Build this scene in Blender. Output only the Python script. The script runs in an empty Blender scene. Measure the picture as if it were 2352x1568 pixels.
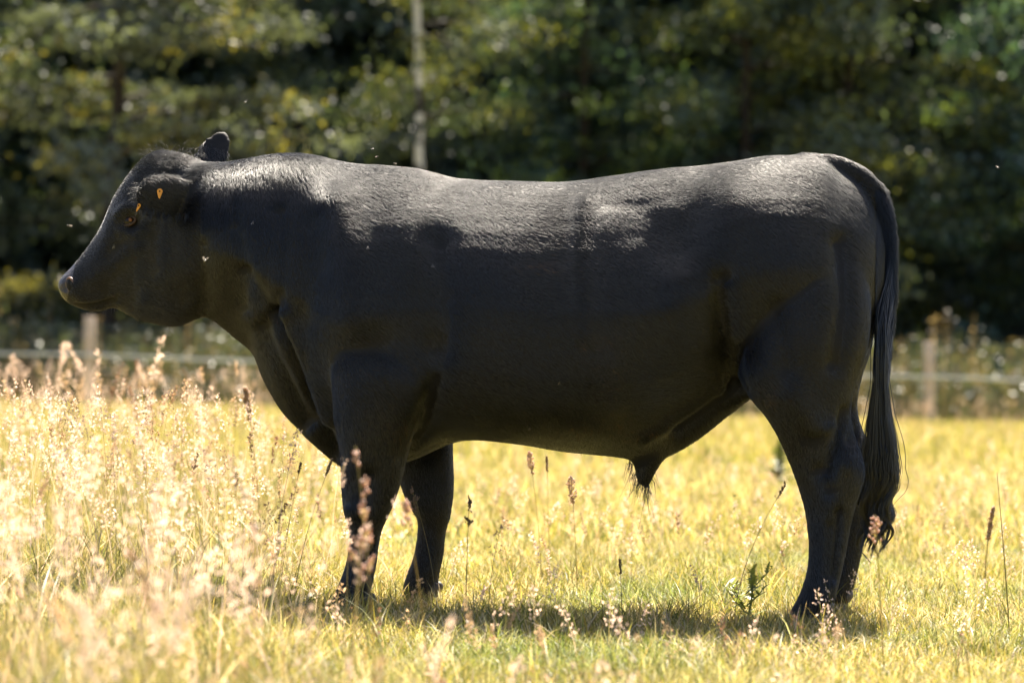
import bpy, math, random
import numpy as np
from mathutils import Vector, Matrix

random.seed(7)
RNG = np.random.default_rng(7)
scene = bpy.context.scene
COL = scene.collection

# ------------------------------------------------------------------ camera, sky, sun, exposure
LENS, DIST, CAM_H = 100.0, 8.44, 0.735
cam_data = bpy.data.cameras.new('camera')
cam = bpy.data.objects.new('camera', cam_data)
COL.objects.link(cam)
cam.location = (0, -DIST, CAM_H)
cam.rotation_euler = (math.radians(90 + 0.464), 0, 0)
cam_data.sensor_width = 36
cam_data.lens = LENS
cam_data.clip_end = 2000
cam_data.dof.use_dof = True
cam_data.dof.focus_distance = DIST - 0.22
cam_data.dof.aperture_fstop = 2.8
scene.camera = cam

SUN_EL = math.radians(57)
SUN_AZ = math.atan2(0.23, 1.0)          # behind the bull, a little to the rump side
sun_vec = Vector((math.sin(SUN_AZ) * math.cos(SUN_EL), math.cos(SUN_AZ) * math.cos(SUN_EL), math.sin(SUN_EL)))
world = bpy.data.worlds.new('World')
scene.world = world
world.use_nodes = True
wn = world.node_tree.nodes
sky = wn.new('ShaderNodeTexSky')
sky.sky_type = 'NISHITA'
sky.sun_disc = False
sky.sun_elevation = SUN_EL
sky.sun_rotation = SUN_AZ
sky.air_density = 0.9
sky.dust_density = 3.5
sky.ozone_density = 0.6
world.node_tree.links.new(sky.outputs[0], wn['Background'].inputs['Color'])
wn['Background'].inputs['Strength'].default_value = 0.062
sun_data = bpy.data.lights.new('sun', 'SUN')
sun_data.energy = 5.0
sun_data.angle = math.radians(0.5)
sun_data.color = (1.0, 0.91, 0.77)
sun = bpy.data.objects.new('sun', sun_data)
sun.rotation_euler = sun_vec.to_track_quat('Z', 'Y').to_euler()
COL.objects.link(sun)

scene.view_settings.view_transform = 'Standard'
scene.view_settings.look = 'None'
scene.view_settings.exposure = 2.1
scene.view_settings.gamma = 1.0
scene.render.engine = 'CYCLES'
scene.cycles.use_denoising = True
scene.cycles.max_bounces = 8
scene.cycles.diffuse_bounces = 3
scene.cycles.glossy_bounces = 3
scene.cycles.transmission_bounces = 6
scene.cycles.transparent_max_bounces = 8
scene.cycles.caustics_reflective = False
scene.cycles.caustics_refractive = False
scene.cycles.sample_clamp_indirect = 6
try:
    scene.cycles_curves.shape = 'RIBBONS'
except Exception:
    pass

# ------------------------------------------------------------------ helpers
def ground_z(x, y=0.0):
    return -0.022 * np.clip(x, -60, 60)

def tag(o, label=None, cat=None, group=None, kind=None):
    if label: o['label'] = label
    if cat: o['category'] = cat
    if group: o['group'] = group
    if kind: o['kind'] = kind
    return o

def empty(name, loc=(0, 0, 0), rz=0.0):
    o = bpy.data.objects.new(name, None)
    o.empty_display_size = 0.1
    o.location = loc
    o.rotation_euler = (0, 0, rz)
    COL.objects.link(o)
    return o

def mesh_np(name, verts, faces_list, mat, parent=None, cols=None, smooth=False):
    """faces_list: list of int arrays (n,k), k = 3 or 4"""
    verts = np.asarray(verts, dtype=np.float32)
    me = bpy.data.meshes.new(name)
    me.vertices.add(len(verts))
    me.vertices.foreach_set('co', verts.ravel())
    faces_list = [np.asarray(f, dtype=np.int32) for f in faces_list if len(f)]
    loops = np.concatenate([f.ravel() for f in faces_list])
    sizes = np.concatenate([np.full(len(f), f.shape[1], dtype=np.int32) for f in faces_list])
    starts = np.concatenate([[0], np.cumsum(sizes)[:-1]]).astype(np.int32)
    me.loops.add(len(loops))
    me.loops.foreach_set('vertex_index', loops)
    me.polygons.add(len(sizes))
    me.polygons.foreach_set('loop_start', starts)
    if smooth:
        me.polygons.foreach_set('use_smooth', np.ones(len(sizes), dtype=bool))
    me.update(calc_edges=True)
    if cols is not None:
        a = me.color_attributes.new('Col', 'FLOAT_COLOR', 'POINT')
        c4 = np.ones((len(verts), 4), dtype=np.float32)
        c4[:, :3] = cols
        a.data.foreach_set('color', c4.ravel())
    if mat is not None:
        me.materials.append(mat)
    o = bpy.data.objects.new(name, me)
    COL.objects.link(o)
    if parent is not None:
        o.parent = parent
    return o

_ns = np.random.default_rng(3)
_nd = _ns.normal(size=(10, 3)); _nd /= np.linalg.norm(_nd, axis=1)[:, None]
_nf = _ns.uniform(0.6, 1.9, 10); _np0 = _ns.uniform(0, 6.28, 10)
def noise3(p, freq):
    s = np.zeros(len(p))
    for d, f, ph in zip(_nd, _nf, _np0):
        s += np.sin((p @ d) * freq * f * 6.283 + ph + 1.7 * np.sin((p @ d[[2, 0, 1]]) * freq * 4.0 + ph))
    return s / 5.0

def new_mat(name):
    m = bpy.data.materials.new(name)
    m.use_nodes = True
    nt = m.node_tree
    nt.nodes.clear()
    out = nt.nodes.new('ShaderNodeOutputMaterial')
    return m, nt, out

def mat_pbr(name, col, rough=0.6, spec=0.5, noise=None, bump=0.0, nscale=20.0, coat=0.0):
    m, nt, out = new_mat(name)
    b = nt.nodes.new('ShaderNodeBsdfPrincipled')
    b.inputs['Roughness'].default_value = rough
    b.inputs['Specular IOR Level'].default_value = spec
    b.inputs['Coat Weight'].default_value = coat
    nt.links.new(b.outputs[0], out.inputs[0])
    tc = nt.nodes.new('ShaderNodeTexCoord')
    nz = nt.nodes.new('ShaderNodeTexNoise')
    nz.inputs['Scale'].default_value = nscale
    nz.inputs['Detail'].default_value = 5
    nt.links.new(tc.outputs['Object'], nz.inputs['Vector'])
    r = nt.nodes.new('ShaderNodeValToRGB')
    c2 = noise if noise else tuple(c * 0.7 for c in col)
    r.color_ramp.elements[0].position = 0.35
    r.color_ramp.elements[1].position = 0.65
    r.color_ramp.elements[0].color = (*c2, 1)
    r.color_ramp.elements[1].color = (*col, 1)
    nt.links.new(nz.outputs['Fac'], r.inputs[0])
    nt.links.new(r.outputs[0], b.inputs['Base Color'])
    if bump:
        bp = nt.nodes.new('ShaderNodeBump')
        bp.inputs['Strength'].default_value = bump
        bp.inputs['Distance'].default_value = 0.01
        nt.links.new(nz.outputs['Fac'], bp.inputs['Height'])
        nt.links.new(bp.outputs[0], b.inputs['Normal'])
    return m

def mat_leaf(name, trans=0.45, gloss=0.05, rough=0.4, tint=(1.25, 1.15, 0.6)):
    """blade or leaf: own colour from the attribute Col, lets light through, waxy skin"""
    m, nt, out = new_mat(name)
    at = nt.nodes.new('ShaderNodeAttribute'); at.attribute_name = 'Col'
    df = nt.nodes.new('ShaderNodeBsdfDiffuse')
    tr = nt.nodes.new('ShaderNodeBsdfTranslucent')
    gl = nt.nodes.new('ShaderNodeBsdfGlossy'); gl.inputs['Roughness'].default_value = rough
    mu = nt.nodes.new('ShaderNodeMix'); mu.data_type = 'RGBA'; mu.blend_type = 'MULTIPLY'
    mu.inputs[0].default_value = 1.0
    mu.inputs[7].default_value = (*tint, 1)
    nt.links.new(at.outputs['Color'], mu.inputs[6])
    nt.links.new(at.outputs['Color'], df.inputs[0])
    nt.links.new(mu.outputs[2], tr.inputs[0])
    m1 = nt.nodes.new('ShaderNodeMixShader'); m1.inputs[0].default_value = trans
    nt.links.new(df.outputs[0], m1.inputs[1]); nt.links.new(tr.outputs[0], m1.inputs[2])
    m2 = nt.nodes.new('ShaderNodeMixShader'); m2.inputs[0].default_value = gloss
    nt.links.new(m1.outputs[0], m2.inputs[1]); nt.links.new(gl.outputs[0], m2.inputs[2])
    nt.links.new(m2.outputs[0], out.inputs[0])
    return m

M_GRASS = mat_leaf('grass_blade', 0.5, 0.035, 0.48, (1.15, 1.1, 0.6))
M_STRAW = mat_leaf('seed_straw', 0.55, 0.04, 0.4, (1.1, 1.0, 0.9))
M_LEAF = mat_leaf('tree_leaf', 0.36, 0.05, 0.50, (1.45, 1.38, 0.50))
M_WEED = mat_leaf('weed_leaf', 0.4, 0.06, 0.4, (1.3, 1.2, 0.6))
M_BARK = mat_pbr('bark', (0.06, 0.045, 0.035), 0.9, 0.2, (0.025, 0.02, 0.016), 0.6, 14)
M_POST = mat_pbr('fence_wood', (0.66, 0.52, 0.41), 0.8, 0.3, (0.50, 0.38, 0.29), 0.4, 18)
M_TAPE = mat_pbr('white_tape', (0.60, 0.60, 0.58), 0.6, 0.4, (0.6, 0.6, 0.6), 0, 30)
M_WIRE = mat_pbr('green_wire', (0.015, 0.04, 0.035), 0.85, 0.15, (0.03, 0.05, 0.05), 0, 40)

# ------------------------------------------------------------------ ground
def build_ground():
    xs = np.concatenate([[-500, -150], np.linspace(-60, 60, 25), [150, 500]])
    ys = np.concatenate([[-300, -60], np.linspace(-20, 90, 23), [200, 700]])
    X, Y = np.meshgrid(xs, ys)
    v = np.stack([X.ravel(), Y.ravel(), ground_z(X.ravel())], 1)
    n = len(xs); idx = np.arange(len(v)).reshape(len(ys), n)
    f = np.stack([idx[:-1, :-1].ravel(), idx[:-1, 1:].ravel(), idx[1:, 1:].ravel(), idx[1:, :-1].ravel()], 1)
    m, nt, out = new_mat('meadow_soil')
    b = nt.nodes.new('ShaderNodeBsdfPrincipled'); b.inputs['Roughness'].default_value = 0.95
    b.inputs['Specular IOR Level'].default_value = 0.1
    tc = nt.nodes.new('ShaderNodeTexCoord')
    n1 = nt.nodes.new('ShaderNodeTexNoise'); n1.inputs['Scale'].default_value = 3.0; n1.inputs['Detail'].default_value = 8
    n2 = nt.nodes.new('ShaderNodeTexNoise'); n2.inputs['Scale'].default_value = 90.0; n2.inputs['Detail'].default_value = 4
    ad = nt.nodes.new('ShaderNodeMath'); ad.operation = 'MULTIPLY_ADD'; ad.inputs[1].default_value = 0.6
    r = nt.nodes.new('ShaderNodeValToRGB')
    e = r.color_ramp.elements
    e[0].position = 0.55; e[0].color = (0.11, 0.095, 0.035, 1)
    e[1].position = 0.95; e[1].color = (0.30, 0.25, 0.10, 1)
    x = e.new(0.75); x.color = (0.18, 0.17, 0.045, 1)
    nt.links.new(tc.outputs['Object'], n1.inputs['Vector']); nt.links.new(tc.outputs['Object'], n2.inputs['Vector'])
    nt.links.new(n1.outputs['Fac'], ad.inputs[0]); nt.links.new(n2.outputs['Fac'], ad.inputs[2])
    nt.links.new(ad.outputs[0], r.inputs[0]); nt.links.new(r.outputs[0], b.inputs['Base Color'])
    bp = nt.nodes.new('ShaderNodeBump'); bp.inputs['Strength'].default_value = 0.8; bp.inputs['Distance'].default_value = 0.03
    nt.links.new(n2.outputs['Fac'], bp.inputs['Height']); nt.links.new(bp.outputs[0], b.inputs['Normal'])
    nt.links.new(b.outputs[0], out.inputs[0])
    o = mesh_np('ground', v, [f], m, smooth=True)
    tag(o, 'grazed meadow ground under the bull', None, None, 'structure')
build_ground()

# ------------------------------------------------------------------ the bull
YAW = math.radians(9.0)
FD, CX, CY, HOR = 100.0 / 36 * 2352, 1176.0, 784.0, 837.0
CS, SN = math.cos(YAW), math.sin(YAW)
def side(px, py, w=0.0):
    """side drawing of the bull (drawing units) -> metres in the bull's own frame: x to the rump, y away, z up"""
    u = (np.asarray(px, dtype=float) - CX) / FD
    x = (u * (DIST + w * CS) - w * SN) / (CS + u * SN)
    d = DIST - x * SN + w * CS
    z = CAM_H + (HOR - np.asarray(py, dtype=float)) / FD * d
    return x, z
def unside(p):
    X = p[:, 0] * CS + p[:, 1] * SN
    d = DIST - p[:, 0] * SN + p[:, 1] * CS
    return X / d * FD + CX, HOR - (p[:, 2] - CAM_H) / d * FD

NA = 40
def catmull(a, t):
    a = np.asarray(a, dtype=float)
    n = len(a)
    i = np.clip(np.floor(t).astype(int), 0, n - 2)
    f = (t - i)[:, None]
    p0 = a[np.clip(i - 1, 0, n - 1)]; p1 = a[i]; p2 = a[i + 1]; p3 = a[np.clip(i + 2, 0, n - 1)]
    return 0.5 * ((2 * p1) + (-p0 + p2) * f + (2 * p0 - 5 * p1 + 4 * p2 - p3) * f ** 2 + (-p0 + 3 * p1 - 3 * p2 + p3) * f ** 3)

def loft(rows, mirror=False, sub=4):
    """rows: [ax, ay, bx, by, lateral centre, half width, power, shape0..shape4] ring from point a to point b of the drawing"""
    rows = np.array([list(r) + [1.0] * (12 - len(r)) for r in rows], dtype=float)
    n = len(rows)
    t = np.linspace(0, n - 1, (n - 1) * sub + 1)
    R = catmull(rows, t)
    out_v, out_f = [], []
    for sgn in ((1, -1) if mirror else (1,)):
        V = []
        for r in R:
            wc, hw, pw = -sgn * r[4], max(r[5], 0.004), r[6]
            ax, az = side(r[0], r[1], -abs(r[4]) if mirror and abs(r[4]) > 0.02 else 0.0)
            bx, bz = side(r[2], r[3], -abs(r[4]) if mirror and abs(r[4]) > 0.02 else 0.0)
            th = np.linspace(0, 2 * np.pi, NA, endpoint=False)
            h = (1 - np.cos(th)) / 2                       # 0 at b, 1 at a
            sg = np.sign(np.sin(th))
            e = np.clip(4 * h * (1 - h), 0, 1) ** (1.0 / pw)
            shp = np.interp(h, [0, 0.25, 0.5, 0.75, 1], r[7:12])
            y = wc + sg * e * shp * hw
            V.append(np.stack([bx + (ax - bx) * h, y, bz + (az - bz) * h], 1))
        V = np.array(V)
        m = len(V)
        base = sum(len(q) for q in out_v)
        v = V.reshape(-1, 3)
        c0, c1 = V[0].mean(0), V[-1].mean(0)
        idx = np.arange(m * NA).reshape(m, NA)
        nx = np.roll(idx, -1, 1)
        q = np.stack([idx[:-1].ravel(), nx[:-1].ravel(), nx[1:].ravel(), idx[1:].ravel()], 1) + base
        k0, k1 = m * NA, m * NA + 1
        t0 = np.stack([nx[0], idx[0], np.full(NA, k0)], 1) + base
        t1 = np.stack([idx[-1], nx[-1], np.full(NA, k1)], 1) + base
        out_v.append(np.vstack([v, c0, c1]))
        out_f.append((q, t0, t1))
    return np.vstack(out_v), [np.vstack([f[0] for f in out_f]), np.vstack([f[1] for f in out_f] + [f[2] for f in out_f])]

def tube(path, radii, n=14):
    path = np.asarray(path, float); m = len(path)
    tan = np.gradient(path, axis=0); tan /= np.linalg.norm(tan, axis=1)[:, None]
    V = []
    ref = np.array([0, 1.0, 0.0])
    for p, t, r in zip(path, tan, radii):
        a = np.cross(t, ref); na = np.linalg.norm(a)
        a = np.array([1.0, 0, 0]) if na < 1e-3 else a / na
        b = np.cross(t, a)
        th = np.linspace(0, 2 * np.pi, n, endpoint=False)
        V.append(p + r * (np.cos(th)[:, None] * a + np.sin(th)[:, None] * b))
    V = np.array(V)
    idx = np.arange(m * n).reshape(m, n); nx = np.roll(idx, -1, 1)
    q = np.stack([idx[:-1].ravel(), nx[:-1].ravel(), nx[1:].ravel(), idx[1:].ravel()], 1)
    k = m * n
    t0 = np.stack([nx[0], idx[0], np.full(n, k)], 1); t1 = np.stack([idx[-1], nx[-1], np.full(n, k + 1)], 1)
    return np.vstack([V.reshape(-1, 3), path[0], path[-1]]), [q, np.vstack([t0, t1])]

def ear(base, axis, wide, face, length, width, curl, thick=0.016, start=0.62, pw=2.4):
    """cupped ear shell: axis = towards the tip, wide = across, face = the convex side"""
    axis, wide, face = [np.array(v, float) / np.linalg.norm(v) for v in (axis, wide, face)]
    ns, nt_ = 15, 13
    outer, inner = [], []
    for i in range(ns):
        s = i / (ns - 1)
        w = width * (0.42 + 0.58 * math.sin(min(1, s / 0.55) * math.pi / 2)) * math.sqrt(max(0.02, 1 - max(0, (s - start) / (1.02 - start)) ** pw))
        c = curl * (1.15 - 0.45 * s)
        for j in range(nt_):
            a = (j / (nt_ - 1) * 2 - 1)
            ang = a * c
            rad = w / max(c, 0.2)
            p = np.array(base) + axis * length * s + wide * math.sin(ang) * rad + face * (math.cos(ang) - 1) * rad
            nrm = face * math.cos(ang) + wide * math.sin(ang)
            th = thick * (1.2 - 0.45 * s) * (1 - 0.45 * a * a)
            outer.append(p + nrm * th * 0.5); inner.append(p - nrm * th * 0.5)
    V = np.array(outer + inner); k = ns * nt_
    idx = np.arange(k).reshape(ns, nt_)
    q1 = np.stack([idx[:-1, :-1].ravel(), idx[:-1, 1:].ravel(), idx[1:, 1:].ravel(), idx[1:, :-1].ravel()], 1)
    loop = np.concatenate([idx[0], idx[1:, -1], idx[-1, -2::-1], idx[-2:0:-1, 0]])
    nl = np.roll(loop, -1)
    rim = np.stack([loop, loop + k, nl + k, nl], 1)
    return V, [np.vstack([q1, q1[:, ::-1] + k, rim]), np.zeros((0, 3), int)]

parts = []
# torso, chest to rump: vertical rings (x, top, bottom, half width, power, shape from belly to back)
torso = [
    (628, 620, 905, .10, 2.0, .5, .8, 1, 1, .9),
    (665, 470, 962, .185, 2.1, .45, .75, 1, 1.0, .9),
    (720, 380, 1020, .245, 2.2, .42, .75, 1.0, 1.0, .95),
    (790, 372, 1072, .30, 2.3, .45, .85, 1.02, .97, .84),
    (870, 379, 1078, .335, 2.35, .55, .92, 1.03, .95, .78),
    (960, 388, 1052, .355, 2.35, .75, .98, 1.02, .94, .72),
    (1060, 411, 1012, .375, 2.35, .92, 1.02, 1.0, .93, .74),
    (1180, 417, 1018, .395, 2.35, .90, 1.03, 1.0, .90, .74),
    (1300, 418, 1038, .40, 2.35, .80, 1.03, 1.0, .87, .72),
    (1400, 405, 1048, .39, 2.35, .62, 1.02, 1.0, .86, .72),
    (1470, 395, 1056, .375, 2.3, .42, .98, 1.02, .87, .74),
    (1540, 387, 1046, .355, 2.3, .25, .92, 1.03, .87, .75),
    (1610, 382, 1004, .335, 2.35, .20, .86, 1.03, .91, .79),
    (1680, 372, 950, .325, 2.4, .25, .85, 1.02, 1.00, .86),
    (1750, 360, 900, .32, 2.4, .5, .9, 1.02, 1.0, .80),
    (1820, 357, 890, .305, 2.35, .6, .92, 1.03, .97, .74),
    (1880, 362, 885, .275, 2.3, .6, .92, 1.03, .95, .70),
    (1930, 392, 875, .24, 2.25, .6, .95, 1.03, .93, .70),
    (1970, 422, 845, .20, 2.2, .6, .95, 1.02, .95, .75),
    (2002, 462, 785, .15, 2.1, .7, .95, 1, .95, .8),
    (2026, 545, 690, .07, 2.0),
]
parts.append(loft([(x, t, x, b, 0, hw, pw, *sh) for (x, t, b, hw, pw, *sh) in torso]))
# neck and head: rings from the top line to the throat line
neck = [
    (830, 380, 800, 1070, .29, 2.2, .5, .8, 1, .95, .6),
    (725, 356, 668, 968, .272, 2.25, .40, .75, 1, 1.0, .95),
    (645, 355, 612, 885, .25, 2.3, .36, .70, 1, 1.03, 1.0),
    (575, 366, 580, 812, .226, 2.3, .36, .72, 1, 1.04, 1.0),
    (515, 373, 530, 770, .20, 2.3, .40, .78, 1, 1.04, 1.0),
    (462, 371, 478, 729, .176, 2.3, .55, .88, 1, 1.0, .95),
    (425, 357, 440, 737, .150, 2.3, .55, .92, 1.02, .96, .82),
    (385, 347, 402, 750, .142, 2.4, .55, .92, 1.02, .98, .88),
    (345, 354, 354, 744, .135, 2.5, .60, .88, .98, 1.02, .95),
    (304, 396, 310, 731, .124, 2.6, .62, .82, .92, 1.06, .98),
    (268, 450, 280, 716, .107, 2.5, .66, .84, .92, 1.02, .92),
    (238, 515, 256, 706, .088, 2.4, .75, .92, 1.0, .98, .86),
    (201, 571, 236, 714, .080, 2.5, .80, .98, 1.05, .96, .82),
    (170, 611, 208, 715, .078, 2.6, .85, 1.0, 1.08, 1.0, .85),
    (150, 631, 180, 706, .072, 2.6, .9, 1.0, 1.05, 1.0, .9),
    (140, 646, 162, 697, .058, 2.5),
    (138, 658, 151, 686, .034, 2.2),
]
parts.append(loft([(a, b, c, d, 0, hw, pw, *sh) for (a, b, c, d, hw, pw, *sh) in neck]))
# near front leg (y, front, back, lateral centre, half thickness)
def leg_rows(rows):
    return [(xf, y, xb, y, wc, hw, pw) for (y, xf, xb, wc, hw, pw) in rows]
fore = [
    (640, 790, 960, .16, .09, 2.1), (730, 768, 995, .195, .10, 2.1), (800, 762, 1006, .225, .105, 2.1), (865, 763, 1002, .248, .105, 2.2), (925, 768, 978, .252, .100, 2.2),
    (990, 777, 952, .245, .088, 2.2), (1050, 785, 934, .235, .077, 2.2), (1105, 786, 920, .23, .070, 2.2),
    (1150, 788, 906, .225, .067, 2.3), (1185, 794, 890, .225, .063, 2.3), (1218, 803, 877, .225, .053, 2.2), (1255, 802, 869, .225, .048, 2.1),
    (1295, 795, 864, .225, .049, 2.1), (1328, 784, 856, .227, .056, 2.2), (1355, 773, 851, .23, .057, 2.2), (1385, 764, 848, .23, .060, 2.2), (1400, 762, 846, .23, .058, 2.2)]
hind = [
    (520, 1800, 1940, .09, .09, 2.2), (600, 1760, 1985, .12, .13, 2.2), (700, 1720, 2000, .15, .145, 2.2), (790, 1700, 1994, .17, .143, 2.2), (855, 1698, 1973, .178, .132, 2.2), (905, 1718, 1960, .19, .115, 2.2),
    (955, 1758, 1956, .195, .095, 2.2), (1000, 1785, 1965, .195, .080, 2.2), (1045, 1806, 1980, .195, .071, 2.2),
    (1085, 1822, 1987, .195, .067, 2.3), (1120, 1834, 1979, .195, .062, 2.2), (1160, 1845, 1966, .195, .056, 2.1),
    (1200, 1852, 1956, .195, .052, 2.1), (1250, 1857, 1946, .195, .050, 2.1), (1300, 1855, 1935, .195, .052, 2.1),
    (1340, 1845, 1926, .195, .056, 2.2), (1372, 1832, 1918, .195, .060, 2.2), (1400, 1817, 1908, .195, .063, 2.2), (1416, 1812, 1902, .195, .061, 2.2)]
def add_leg(rows, sgn, dx=0.0, dz=0.0):
    R = np.array([(xf, y, xb, y, wc, hw, pw) for (y, xf, xb, wc, hw, pw) in rows], float)
    n = len(R); t = np.linspace(0, n - 1, (n - 1) * 4 + 1); R = catmull(R, t)
    V = []
    zmax = None
    for r in R:
        ax, az = side(r[0], r[1], -r[4]); bx, bz = side(r[2], r[3], -r[4])
        if zmax is None: zmax = az
        k = np.clip((0.62 - az) / 0.35, 0, 1)             # the shift grows down the leg
        th = np.linspace(0, 2 * np.pi, NA, endpoint=False)
        h = (1 - np.cos(th)) / 2; sg = np.sign(np.sin(th))
        e = np.clip(4 * h * (1 - h), 0, 1) ** (1.0 / r[6])
        y = sgn * r[4] + sg * e * r[5]
        V.append(np.stack([bx + (ax - bx) * h + dx * k, y, bz + (az - bz) * h + dz * k], 1))
    V = np.array(V); m = len(V)
    idx = np.arange(m * NA).reshape(m, NA); nx = np.roll(idx, -1, 1)
    q = np.stack([idx[:-1].ravel(), nx[:-1].ravel(), nx[1:].ravel(), idx[1:].ravel()], 1)
    k = m * NA
    t0 = np.stack([nx[0], idx[0], np.full(NA, k)], 1); t1 = np.stack([idx[-1], nx[-1], np.full(NA, k + 1)], 1)
    parts.append((np.vstack([V.reshape(-1, 3), V[0].mean(0), V[-1].mean(0)]), [q, np.vstack([t0, t1])]))
    return V[-1]
foot_ring = {}
foot_ring['near_fore'] = add_leg(fore, -1)
foot_ring['far_fore'] = add_leg(fore, 1, 0.115, 0.0)
foot_ring['near_hind'] = add_leg(hind, -1)
foot_ring['far_hind'] = add_leg(hind, 1, 0.038, 0.0)
# prepuce
parts.append(loft([(1425, 1015, 1600, 960, 0, .06, 2), (1440, 1048, 1560, 1020, 0, .05, 2), (1455, 1066, 1528, 1052, 0, .040, 2),
                   (1459, 1084, 1510, 1078, 0, .033, 2), (1464, 1102, 1500, 1098, 0, .026, 2), (1470, 1114, 1492, 1112, 0, .016, 2)]))
# tail dock
tp = np.array([(1830, 372), (1890, 372), (1945, 384), (1992, 412), (2024, 460), (2041, 520), (2046, 590), (2045, 670), (2040, 750), (2033, 830), (2024, 900), (2019, 960)], float)
tt = np.linspace(0, len(tp) - 1, 50)
tp = catmull(tp, tt)
tx, tz = side(tp[:, 0], tp[:, 1])
ty = np.interp(tt, [0, 5, 11], [0, -0.01, -0.06])
tail_path = np.stack([tx, ty, tz], 1)
tail_rad = np.interp(tt, [0, 2, 3.5, 5, 7, 9, 11], [.028, .024, .022, .0195, .0175, .015, .010])
parts.append(tube(tail_path, tail_rad))
# ears
bx, bz = side(447, 442, -.13)
parts.append(ear((bx, -.118, bz), (-.66, -.72, -.03), (.12, .06, 1), (.35, -.80, .42), .205, .073, 0.85, .017))
bx, bz = side(468, 405, .12)
parts.append(ear((bx, .112, bz), (.30, .42, .84), (.93, .05, -.30), (.15, .88, -.42), .165, .056, 0.55, .015, .30, 1.7))

def join_parts(parts):
    V, Q, T, b = [], [], [], 0
    for v, (q, t) in parts:
        V.append(v); Q.append(np.asarray(q) + b)
        if len(t): T.append(np.asarray(t) + b)
        b += len(v)
    return np.vstack(V), [np.vstack(Q), np.vstack(T)]
V, F = join_parts(parts)
raw = mesh_np('body_raw', V, F, None)
import bmesh
bm = bmesh.new(); bm.from_mesh(raw.data); bmesh.ops.recalc_face_normals(bm, faces=bm.faces); bm.to_mesh(raw.data); bm.free()
mod = raw.modifiers.new('remesh', 'REMESH'); mod.mode = 'VOXEL'; mod.voxel_size = 0.0066
dg = bpy.context.evaluated_depsgraph_get()
body_me = bpy.data.meshes.new_from_object(raw.evaluated_get(dg))
bpy.data.objects.remove(raw)
nv = len(body_me.vertices)
P = np.empty(nv * 3, np.float32); body_me.vertices.foreach_get('co', P); P = P.reshape(-1, 3).astype(np.float64)
ne = len(body_me.edges); E = np.empty(ne * 2, np.int32); body_me.edges.foreach_get('vertices', E); E = E.reshape(-1, 2)
deg = np.bincount(E.ravel(), minlength=nv).astype(float)[:, None]
def lap(P):
    S = np.zeros_like(P)
    for k in range(3):
        S[:, k] = np.bincount(E[:, 0], weights=P[E[:, 1], k], minlength=nv) + np.bincount(E[:, 1], weights=P[E[:, 0], k], minlength=nv)
    return S / np.maximum(deg, 1) - P
# keep the thin ears and tail crisper than the trunk
sx0, sy0 = unside(P)
thin = ((sx0 < 530) & (sy0 < 505) & (np.abs(P[:, 1]) > .14)) | (sx0 > 2010)
soft = np.where(thin, 0.6, 1.0)[:, None]
for it in range(46):
    P = P + 0.55 * soft * lap(P)
    P = P - 0.57 * soft * lap(P)
for it in range(10):
    P = P + 0.5 * soft * lap(P)
wx = np.clip(1 - np.abs(sx0 - 750) / 110, 0, 1) * np.clip((640 - sy0) / 150, 0, 1)
wx = np.sqrt(wx)[:, None]
for it in range(170):                                      # run the neck into the shoulder without a step
    P = P + 0.6 * wx * lap(P)
def vnormals(P):
    body_me.vertices.foreach_set('co', P.astype(np.float32).ravel()); body_me.update()
    N = np.empty(nv * 3, np.float32); body_me.vertices.foreach_get('normal', N)
    return N.reshape(-1, 3).astype(np.float64)
N = vnormals(P)
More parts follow.
